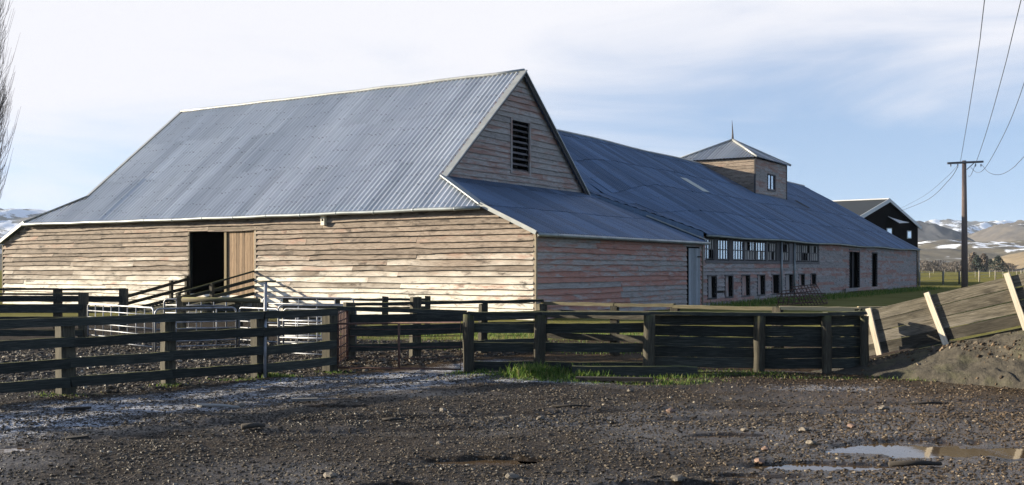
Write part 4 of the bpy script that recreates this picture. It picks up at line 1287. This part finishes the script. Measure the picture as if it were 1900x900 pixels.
mb.plank(Lg - rd * .36 + UP * (ez - .05) - kd * .2, A - rd * .36 + UP * (az + .02), UP, .42, .06, 2, 0)
mb.plank(A - rd * .36 + UP * (az + .02), Rg - rd * .36 + UP * (ez - .05) + kd * .2, UP, .34, .06, 2, 0)
mb.plank(A - rd * .3 + UP * (az + .18), A + rd * wl_ + UP * (az + .18), UP, .12, .4, 2, 0)
mb.build('barge_board', M['white'], bs)


def on_black(px, py):
    k = (px - CX) / F; s = (k * A.y - A.x) / (kd.x - k * kd.y); Y = A.y + kd.y * s
    return A + kd * s + UP * (H - (py - HY) / F * Y)


for (x0, x1, y0, y1) in ((1644, 1654, 423, 436), (1682, 1690, 428, 443)):
    mb = MB(); p = [on_black(x0, y1), on_black(x1, y1), on_black(x1, y0), on_black(x0, y0)]
    mb.slab([q - rd * .03 for q in p], rd * -.04); wf = mb.build('window', M['gutter'], bs)
    mb = MB(); cc = sum(p, Vector()) / 4; mb.slab([cc + (q - cc) * .75 - rd * .075 for q in p], rd * -.01); mb.build('pane', M['glass'], wf)
mb = MB(); p = [on_black(1648, 404), on_black(1664, 411), on_black(1664, 414), on_black(1648, 416)]
q = [on_black(1646, 402), on_black(1662, 409)]
mb.slab([q[0] - rd * .1, q[1] - rd * .1, on_black(1666, 414) - rd * 1.2, on_black(1648, 415) - rd * 1.2], UP * .06); mb.build('awning', M['white'], bs)
mb = MB(); q0 = Lg.lerp(A, .25); q1 = Lg.lerp(A, .85); z0 = ez + (az - ez) * .25 + .13; z1 = ez + (az - ez) * .93 + .15
mb.slab([q0 + rd * 8.5 + UP * z0, q1 + rd * 8.5 + UP * (ez + (az - ez) * .85 + .15), q1 + rd * 12 + UP * (ez + (az - ez) * .85 + .15), q0 + rd * 12 + UP * z0], UP * .03)
mb.build('skylight', M['clear'], bs)

# ------------------------------------------------------------------ power pole and lines
PY = 66.0
pb0 = at(1790, 497, PY); pb0.z = 0; ptop = at(1789, 298, PY)
pl = thing('power_pole', 'tall brown timber power pole with one crossarm, right of the shed', 'power pole', pb0)
mb = MB(); mb.tube([pb0 + UP * -.3, pb0.lerp(ptop, .5), ptop], [.21, .175, .125], 12); mb.build('pole', M['pole'], pl)
xa, xb = at(1756, 303.5, PY), at(1822, 300.5, PY)
fw = Vector((0, -.17, 0))
mb = MB(); mb.plank(xa + fw, xb + fw, UP, .13, .11, 3, .004); arm = mb.build('crossarm', M['window_wood'], pl)
mb = MB(); mb.tube([at(1806, 302, PY) + fw, at(1792, 315, PY) + fw * .8], .025, 6); mb.build('brace', M['window_wood'], pl)
mb = MB()
for px in (1762, 1775, 1808, 1818):
    p = at(px, 305, PY) + fw; mb.tube([p, p + UP * -.16], [.05, .035], 8)
mb.build('insulators', M['white'], arm)


def line(label, pts, r=.012):
    a = [Vector(p) for p in pts]; out = []
    if 'shed' not in label: a.append(a[-1] + (a[-1] - a[-2]).normalized() * 45)      # runs on to the next pole
    for i in range(len(a) - 1):
        p0 = a[max(i - 1, 0)]; p1 = a[i]; p2 = a[i + 1]; p3 = a[min(i + 2, len(a) - 1)]
        for k in range(8):
            q = k / 8
            out.append(.5 * ((2 * p1) + (p2 - p0) * q + (2 * p0 - 5 * p1 + 4 * p2 - p3) * q * q + (3 * p1 - p0 - 3 * p2 + p3) * q ** 3))
    out.append(a[-1]); mb = MB(); mb.tube(out, r, 5)
    o = mb.build('power_line', M['wire'], None); tag(o, label, 'wire', 'power lines')


line('leftmost power line rising steeply from the pole top', [at(1782, 300, PY), at(1797, 212, 48), at(1816, 90, 36), at(1828, -10, 29)], .014)
line('power line dipping under the crossarm then rising to the sky', [at(1796, 326, PY), at(1803, 322, 62), at(1828, 252, 50), at(1862, 132, 38), at(1897, -10, 29)], .014)
line('power line looping below the crossarm end and up the right edge', [at(1801, 310, PY), at(1813, 320, 64), at(1829, 310, 58), at(1860, 255, 50), at(1886, 195, 43), at(1925, 80, 34)], .014)
line('slack low power line curving to the right edge', [at(1822, 306, PY), at(1835, 320, 62), at(1855, 324, 58), at(1880, 311, 53), at(1915, 275, 46)], .014)
line('service line sagging from the pole to the black shed', [at(1777, 310, PY), at(1760, 335, 74), at(1722, 370, 92), at(1672, 391, 114)], .02)
line('fainter service line just above the other to the black shed', [at(1776, 308, PY), at(1755, 330, 76), at(1715, 363, 94), at(1668, 388, 114)], .012)


# ------------------------------------------------------------------ paddock fences
def paddock(label, pts, h, w, wires):
    t = thing('paddock_fence', label, 'fence', pts[0], 'paddock fences')
    for p in pts:
        mb = MB(); mb.tube([p + UP * -.1, p + UP * h * random.uniform(.97, 1.03)], w / 2, 7); mb.build('post', M['field_post'], t)
    mb = MB()
    for z in wires:
        mb.tube([p + UP * z for p in pts], .012, 4, cap=False)
    mb.build('wire', M['wire'], t)


paddock('nearer pale post and wire fence crossing the paddock behind the pole', [gnd(1706, 532), gnd(1750, 528), gnd(1780, 527.5), gnd(1817, 523), gnd(1847, 520), gnd(1872, 518), gnd(1895, 516.5), gnd(1930, 514)], 1.38, .20, (1.3, .9, .5))
paddock('farther thin post and wire fence across the paddock', [gnd(1700 + k * 27 + random.uniform(-3, 3), 516.5 - k * .4) for k in range(9)], 1.15, .11, (1.0, .5))
paddock('faintest post and wire fence along the far side of the paddock', [gnd(1690 + k * 21, 507.5) for k in range(12)], 1.3, .16, (1.2,))


# ------------------------------------------------------------------ hills
def hill(name, mat, x0, x1, y0, y1, prof, nx=160, ny=50, seed=0, rough=.25, scale=None):
    """ridge between depth y0 and y1; prof(x) = crest height"""
    xs = np.linspace(x0, x1, nx); ys = np.linspace(y0, y1, ny)
    XX, YY = np.meshgrid(xs, ys); q = (YY - y0) / (y1 - y0)
    env = np.sin(np.clip(q, 0, 1) * math.pi) ** .9
    ph = np.interp(XX, *zip(*prof)) if not callable(prof) else prof(XX)
    sc = scale or (x1 - x0) / 9
    nz = fbm(XX / sc, YY / sc, 90 + seed, 6, .55)
    rid = 1 - np.abs(2 * fbm(XX / sc * 1.7, YY / sc * 1.7, 60 + seed, 5, .5) - 1)
    ZZ = ph * env * (1 - rough + rough * (nz * 1.1 + rid * .75)) - 1.5
    return kind(np_mesh(name, np.stack([XX, YY, ZZ], -1).reshape(-1, 3), grid_faces(ny, nx), mat), 'structure')


def hz(px, py, Y): return ((px - CX) / F * Y, H - (py - HY) / F * Y)


def pr(Y, pts): return sorted(hz(px, py, Y) for px, py in pts)


hill('snowy_range', M['hill_far'], .25 * 4200, .75 * 4200, 3600, 4900, pr(4250, [(1400, 474), (1560, 448), (1660, 428), (1720, 419), (1790, 421), (1840, 419), (1900, 424), (2050, 420), (2300, 440)]), 240, 70, 1, .30)
hill('brown_hill', M['hill_brown'], .38 * 2200, .75 * 2200, 1750, 2650, pr(2200, [(1690, 490), (1790, 458), (1850, 428), (1885, 416), (1930, 417), (2000, 420), (2200, 450)]), 160, 60, 2, .3)
hill('shadowed_hill', M['hill_dark'], .25 * 1900, .46 * 1900, 1600, 2200, pr(1900, [(1450, 470), (1600, 430), (1690, 412), (1725, 425), (1765, 452), (1800, 480), (1830, 497)]), 120, 50, 3, .25)
hill('foothills', M['hill_foot'], .30 * 1100, .75 * 1100, 800, 1500, pr(1150, [(1500, 462), (1700, 449), (1780, 452), (1850, 455), (1950, 445), (2200, 440)]), 160, 60, 4, .3)
hill('tan_knoll', M['hill_tan'], .43 * 480, .62 * 480, 430, 560, pr(495, [(1800, 497), (1840, 490), (1870, 474), (1905, 462), (2000, 458), (2100, 480)]), 80, 40, 5, .12)
hill('blue_range', M['hill_far'], -.85 * 3400, -.25 * 3400, 2800, 4000, pr(3400, [(-500, 385), (-120, 388), (0, 392), (50, 390), (140, 396), (300, 420), (460, 470)]), 200, 60, 6, .25)
hill('low_hill', M['hill_foot'], -.75 * 900, -.3 * 900, 700, 1200, pr(950, [(-400, 440), (-100, 446), (40, 452), (120, 462), (350, 490)]), 100, 50, 8, .3)


# ------------------------------------------------------------------ trees
def bare_poplar(name, label, base, h, spread, n_br, seed, group=None, trunk_r=.35, twig_r=.012, lens=(.16, .3), mats=('bark', 'twig'), sub=6):
    r = random.Random(seed); t = thing(name, label, 'tree', base, group); base = Vector(base)
    mb = MB(); mb.tube([base + UP * -.3] + [base + Vector((r.uniform(-.1, .1), r.uniform(-.1, .1), h * k / 8)) for k in range(1, 9)], [trunk_r * (1 - k / 8.6) for k in range(9)], 8)
    mb.build('trunk', M[mats[0]], t)
    mb = MB()
    for i in range(n_br):
        q = r.uniform(.06, .97); z = h * q; a = r.uniform(0, 6.28)
        L = h * r.uniform(*lens) * (1 - .75 * max(0, q - .5)); out = spread * r.uniform(.45, 1.0) * (1 - .72 * max(0, q - .35) / .65)
        d = Vector((math.cos(a), math.sin(a), 0)); p0 = base + UP * z; pts = [p0]
        for k in range(1, 6):
            s = k / 5; pts.append(p0 + d * (out * (1 - (1 - s) ** 1.8)) + UP * (L * s ** 1.15) + Vector((r.uniform(-1, 1), r.uniform(-1, 1), 0)) * spread * .05)
        rb = twig_r * 2.6 * (1 - .5 * q); mb.tube(pts, [rb, rb * .8, rb * .62, rb * .5, rb * .36, rb * .2], 4, cap=False)
        for j in range(sub):
            k = r.uniform(.8, 4.6); i0 = int(k); pp_ = pts[i0].lerp(pts[min(5, i0 + 1)], k - i0)
            aa = a + r.uniform(-1.6, 1.6); l2 = L * r.uniform(.2, .5); dd = Vector((math.cos(aa), math.sin(aa), 0))
            mb.tube([pp_, pp_ + dd * l2 * .28 + UP * l2 * .45, pp_ + dd * l2 * .42 + UP * l2], [twig_r, twig_r * .8, twig_r * .4], 3, cap=False)
            for _ in range(2):
                p3 = pp_ + dd * l2 * .25 * r.random() + UP * l2 * r.uniform(.2, .6); a3 = r.uniform(0, 6.28); l3 = l2 * .5
                mb.tube([p3, p3 + Vector((math.cos(a3), math.sin(a3), 0)) * l3 * .4 + UP * l3], [twig_r * .7, twig_r * .35], 3, cap=False)
    mb.build('crown', M[mats[1]], t)
    return t


tb = at(-66, 497, 70); tb.z = 0
bare_poplar('bare_poplar', 'tall bare winter poplar at the left edge behind the barn', tb, 27, 2.5, 420, 3, trunk_r=.36, twig_r=.015, sub=10)
tb = at(-70, 497, 78); tb.z = 0
bare_poplar('bare_poplar', 'second bare poplar mostly outside the left edge', tb, 26, 2.4, 90, 8, trunk_r=.36, twig_r=.016)


def fluffy(name, label, base, h, w, mat, seed, conifer, n=420):
    r = np.random.default_rng(seed); t = thing(name, label, 'tree', base, None); base = Vector(base)
    mb = MB(); mb.tube([base + UP * -.2, base + UP * h * .5, base + UP * h * .9], [h * .025, h * .018, h * .004], 6); mb.build('trunk', M['bark'], t)
    q = r.uniform(.06, 1, n)
    rad = (w * (1.03 - q) ** .8 if conifer else w * np.sqrt(np.clip(1 - ((q - .52) / .5) ** 2, 0.02, 1))) * (.75 + .5 * fbm(q * 6, r.random(n) * 3, seed, 2))
    a = r.uniform(0, 6.28, n); rr = rad * np.sqrt(r.uniform(.05, 1, n))
    c = np.stack([base.x + np.cos(a) * rr, base.y + np.sin(a) * rr, base.z + q * h], -1)
    s = h * r.uniform(.035, .085, n)
    tri = r.standard_normal((n, 4, 3)); tri /= np.linalg.norm(tri, axis=-1, keepdims=True)
    v = c[:, None] + tri * s[:, None, None] * (1, 1, .8 if conifer else 1.4)
    f = (np.arange(n)[:, None, None] * 4 + np.array([[0, 1, 2], [0, 2, 3], [0, 3, 1]])[None]).reshape(-1, 3)
    np_mesh('crown', v.reshape(-1, 3), f, M[mat], parent=t, smooth=False)
    return t


TL = [('conifer', 1813, 474, 5.5, 'conifer', 'dark conifer right beside a pale bare poplar below the hills'), ('conifer', 1818, 477, 5.0, 'conifer', 'broad dark conifer between two pale bare poplars'),
      ('conifer', 1852, 475, 6.5, 'conifer', 'wide dark conifer just left of the tan knoll'), ('conifer', 1838, 481, 5.0, 'conifer', 'low dark conifer between the poplar and the wide conifer'),
      ('bare_poplar', 1806, 470, 2.6, 'bare_tan', 'pale bare poplar nearest the pole, right side'), ('bare_poplar', 1825, 472, 2.4, 'bare_tan', 'pale slender bare poplar between the conifers'),
      ('bare_tree', 1712, 478, 6.5, 'bare_red', 'reddish bare tree nearest the shed corner'), ('bare_tree', 1726, 480, 6.0, 'bare_red', 'reddish round bare tree second from the shed corner'),
      ('bare_tree', 1741, 478, 7.0, 'bare_red', 'wide reddish bare tree midway between shed and pole'), ('bare_tree', 1757, 483, 5.5, 'bare_red', 'low reddish bare tree in front of the hedge dip'),
      ('bare_tree', 1776, 480, 6.0, 'bare_red', 'reddish bare tree just left of the pole'), ('bare_tree', 1764, 486, 4.5, 'bare_tan', 'small greyish bare tree left of the pole'),
      ('bare_tree', 1868, 484, 5.0, 'bare_tan', 'small tan bare tree at the foot of the knoll'), ('bare_tree', 1798, 484, 4.5, 'bare_tan', 'small bare tree just right of the pole')]
for i, (nm, px, py, w, m, lb) in enumerate(TL):
    Yt = 440 + (i * 37) % 60; b0 = at(px, 497, Yt); b0.z = 0; h = (H + (HY - py) / F * Yt) * (.78 if nm == 'bare_tree' else 1)
    fluffy(nm, lb, b0, h, w * .8, m, 100 + i, nm == 'conifer', 800)

# ------------------------------------------------------------------ loose things in the yard
def stone(px, py, s, mat, label):
    p = gnd(px, py); v, f = ico(); r = np.random.default_rng(int(px * 7 + py))
    # one subdivision for a rounder stone
    vs = [tuple(x) for x in v]; fs = []; cache = {}
    def mid(a, b):
        k = (min(a, b), max(a, b))
        if k not in cache:
            m = (np.array(vs[a]) + np.array(vs[b])) / 2; m /= np.linalg.norm(m); vs.append(tuple(m)); cache[k] = len(vs) - 1
        return cache[k]
    for a, b, c in f:
        ab, bc, ca = mid(a, b), mid(b, c), mid(c, a); fs += [(a, ab, ca), (b, bc, ab), (c, ca, bc), (ab, bc, ca)]
    V_ = np.array(vs) * (1 + .13 * r.standard_normal((len(vs), 1))) * np.array([1.25, .95, .62]) * s * .82
    o = np_mesh('stone', V_, np.array(fs), M[mat], smooth=False); o.location = (p.x, p.y, zg(p.x, p.y) + s * .25); o.rotation_euler = (0, 0, r.uniform(0, 6))
    tag(o, label, 'stone', 'loose stones in the yard')


for args in ((613, 886, .058, 'stone', 'cream stone at the bottom edge, left of centre'), (1408, 858, .055, 'stone_pink', 'pink angular stone at the left end of the bright puddle'),
             (1420, 833, .04, 'stone_pink', 'round pale pink stone behind the bright puddle'), (1492, 801, .055, 'stone', 'flat pale stone in the yard, uphill of the puddle'),
             (1245, 765, .06, 'stone_pink', 'orange tinted stone alone in the middle right yard'), (1640, 760, .06, 'stone', 'brown stone below the loading race'),
             (822, 763, .055, 'stone', 'grey stone at the edge of the frost before the gate'), (815, 823, .04, 'stone', 'white chip uphill of the centre puddle'),
             (1580, 797, .05, 'stone_pink', 'dark reddish stone uphill of the right puddle'), (1382, 800, .045, 'stone', 'small tan stone, leftmost of a row uphill of the puddle'),
             (1170, 724, .05, 'stone', 'grey stone near the fallen plank'), (448, 754, .06, 'stone', 'pale lump lying by the stick in the frost'),
             (1258, 893, .06, 'stone', 'grey stone beside the puddle at the bottom edge'), (1505, 824, .05, 'stone', 'tan stone just left of the puddle reflection'),
             (951, 889, .06, 'stone', 'dark flat stone below the centre puddle'), (1003, 775, .05, 'stone', 'flat dark stone in the middle of the gravel')):
    stone(*args)


def stick(px, py, L, ang, rad, mat, label, name='stick', flat=False):
    p = gnd(px, py); d = Vector((math.cos(ang), math.sin(ang), 0)); z = zg(p.x, p.y) + rad * .9
    mb = MB()
    if flat: mb.plank(p - d * L / 2 + UP * z, p + d * L / 2 + UP * (z + .01), UP, rad, rad * 3, 3, .003, ends=.01)
    else: mb.tube([p - d * L / 2 + UP * z, p + d * L * .1 + UP * (z + .012), p + d * L / 2 + UP * z], [rad, rad * .9, rad * .6], 7, rough=.1)
    o = mb.build(name, M[mat], None); tag(o, label, 'stick', 'loose timber in the yard')


stick(405, 757, .62, -.35, .022, 'pale_stick', 'pale bone coloured stick in the frost by the left fence')
stick(1722, 750, .55, .05, .016, 'stick', 'thin dark stick below the loading race')
stick(1698, 868, .46, .02, .026, 'stick', 'dark stick at the right end of the bright puddle')
stick(470, 798, .25, .4, .035, 'stick', 'dark chunk of wood left of the puddles')
stick(145, 766, .3, .1, .03, 'stick', 'dark board end in the frost near the left post', 'board_scrap', True)
stick(143, 814, .22, .5, .03, 'stick', 'small dark block in the left gravel', 'board_scrap', True)
stick(565, 748, .35, -.1, .03, 'pale_stick', 'pale board end on the frosty track below the gate', 'board_scrap', True)
stick(730, 780, .26, .1, .02, 'stick', 'short dark stick in the gravel below the gate')
stick(1060, 755, .5, .05, .014, 'stick', 'thin dark strip of bark in the middle gravel')

# ------------------------------------------------------------------ air
ext = [np.array([o.matrix_basis @ Vector(c) for c in o.bound_box]) for o in bpy.data.objects if o.type == 'MESH' and o.parent is None]
e0 = np.min([e.min(0) for e in ext], 0); e1 = np.max([e.max(0) for e in ext], 0)
lo_ = Vector((e0[0] - 30, e0[1] - 30, e0[2] - 1)); hi_ = Vector((e1[0] + 30, e1[1] + 30, max(e1[2], 30) + 6))
mb = MB(); mb.box((lo_ + hi_) / 2, (Vector((1, 0, 0)), Vector((0, 1, 0)), UP), tuple((hi_ - lo_) / 2))
hzm = bpy.data.materials.new('haze_air'); hzm.use_nodes = True; ht = hzm.node_tree; ht.nodes.remove(ht.nodes['Principled BSDF'])
pv = ht.nodes.new('ShaderNodeVolumePrincipled'); pv.inputs['Color'].default_value = (.72, .82, .96, 1); pv.inputs['Density'].default_value = .00006
ht.links.new(pv.outputs[0], ht.nodes['Material Output'].inputs['Volume'])
kind(mb.build('haze', hzm, None), 'stuff')

# ------------------------------------------------------------------ light, sky, camera
SUN_AZ, SUN_EL = R(-80), R(13)
sd = Vector((math.sin(SUN_AZ) * math.cos(SUN_EL), math.cos(SUN_AZ) * math.cos(SUN_EL), math.sin(SUN_EL)))
sl_ = bpy.data.lights.new('sun', 'SUN'); sl_.energy = 5.0; sl_.angle = R(.5); sl_.color = (1.0, .90, .72)
so = bpy.data.objects.new('sun', sl_); COL.objects.link(so); so.rotation_euler = (-sd).to_track_quat('-Z', 'Y').to_euler(); so.location = (-60, 20, 40)

w = bpy.data.worlds.new('World'); scene.world = w; w.use_nodes = True
nt = w.node_tree; bg = nt.nodes['Background']; L_ = nt.links.new
tc = nt.nodes.new('ShaderNodeTexCoord')
sep = nt.nodes.new('ShaderNodeSeparateXYZ'); L_(tc.outputs['Generated'], sep.inputs[0])


def wm(op, a, b=0.0, c=0.0, clamp=False):
    x = nt.nodes.new('ShaderNodeMath'); x.operation = op; x.use_clamp = clamp
    for i, k in enumerate((a, b, c)):
        if isinstance(k, (int, float)): x.inputs[i].default_value = k
        else: L_(k, x.inputs[i])
    return x.outputs[0]


zc = wm('MULTIPLY_ADD', wm('MAXIMUM', sep.outputs[2], 0.0), .80, .20)
cmb = nt.nodes.new('ShaderNodeCombineXYZ'); L_(sep.outputs[0], cmb.inputs[0]); L_(sep.outputs[1], cmb.inputs[1]); L_(zc, cmb.inputs[2])
sky = nt.nodes.new('ShaderNodeTexSky'); sky.sky_type = 'NISHITA'; sky.sun_disc = False
sky.sun_elevation = SUN_EL; sky.sun_rotation = SUN_AZ; sky.dust_density = .6; sky.air_density = 1.2
L_(cmb.outputs[0], sky.inputs[0])
# high thin cloud: thick to the left and overhead, breaking up low on the right
mp = nt.nodes.new('ShaderNodeMapping'); L_(tc.outputs['Generated'], mp.inputs[0]); mp.inputs['Scale'].default_value = (1.3, 1.3, 7.0); mp.inputs['Rotation'].default_value = (0, R(-7), 0)
nz = nt.nodes.new('ShaderNodeTexNoise'); L_(mp.outputs[0], nz.inputs['Vector']); nz.inputs['Scale'].default_value = 2.2; nz.inputs['Detail'].default_value = 7; nz.inputs['Roughness'].default_value = .52; nz.inputs['Distortion'].default_value = .5
zel = sep.outputs[2]
cov = wm('MULTIPLY_ADD', zel, 6.6, -.70)                       # more cloud higher up
cov = wm('MULTIPLY_ADD', sep.outputs[0], -.85, cov)            # and to the left
cov = wm('MINIMUM', cov, 1.0)
cov = wm('SUBTRACT', cov, wm('MULTIPLY', wm('MAXIMUM', wm('SUBTRACT', zel, .38), 0.0), 5.0))   # clear overhead
cov = wm('MULTIPLY_ADD', wm('MINIMUM', wm('SUBTRACT', sep.outputs[1], .35), 0.0), 2.2, cov)        # and behind us
cov = wm('MULTIPLY_ADD', wm('SUBTRACT', nz.outputs['Fac'], .5), 1.9, cov)
mr = nt.nodes.new('ShaderNodeMapRange'); mr.interpolation_type = 'SMOOTHSTEP'; L_(cov, mr.inputs[0]); mr.inputs[1].default_value = -.35; mr.inputs[2].default_value = .75; mr.inputs[3].default_value = .09; mr.inputs[4].default_value = 1
SKY_K, CLOUD = .086, .350
mul = nt.nodes.new('ShaderNodeMix'); mul.data_type = 'RGBA'; mul.blend_type = 'MIX'; L_(mr.outputs[0], mul.inputs[0])
tint = nt.nodes.new('ShaderNodeMix'); tint.data_type = 'RGBA'; tint.blend_type = 'MULTIPLY'; tint.inputs[0].default_value = 1
L_(sky.outputs[0], tint.inputs[6]); tint.inputs[7].default_value = (.86, .92, 1.14, 1)
L_(tint.outputs[2], mul.inputs[6]); mul.inputs[7].default_value = (CLOUD / SKY_K * .98, CLOUD / SKY_K * .98, CLOUD / SKY_K * 1.04, 1)
L_(mul.outputs[2], bg.inputs[0]); bg.inputs[1].default_value = SKY_K

cam = bpy.data.cameras.new('camera'); co = bpy.data.objects.new('camera', cam); COL.objects.link(co)
co.location = (0, 0, H); co.rotation_euler = (R(90), 0, 0)
cam.sensor_fit = 'HORIZONTAL'; cam.sensor_width = 36; cam.lens = 36 * F / 1900
cam.shift_y = (HY - 450) / 1900.0
cam.clip_start = .1; cam.clip_end = 20000
scene.camera = co
vs = scene.view_settings
vs.view_transform = 'Standard'; vs.look = 'None'; vs.exposure = 1.45; vs.gamma = 1.0
scene.render.engine = 'CYCLES'
scene.cycles.max_bounces = 6
scene.cycles.use_denoising = True
scene.cycles.denoising_prefilter = 'NONE'
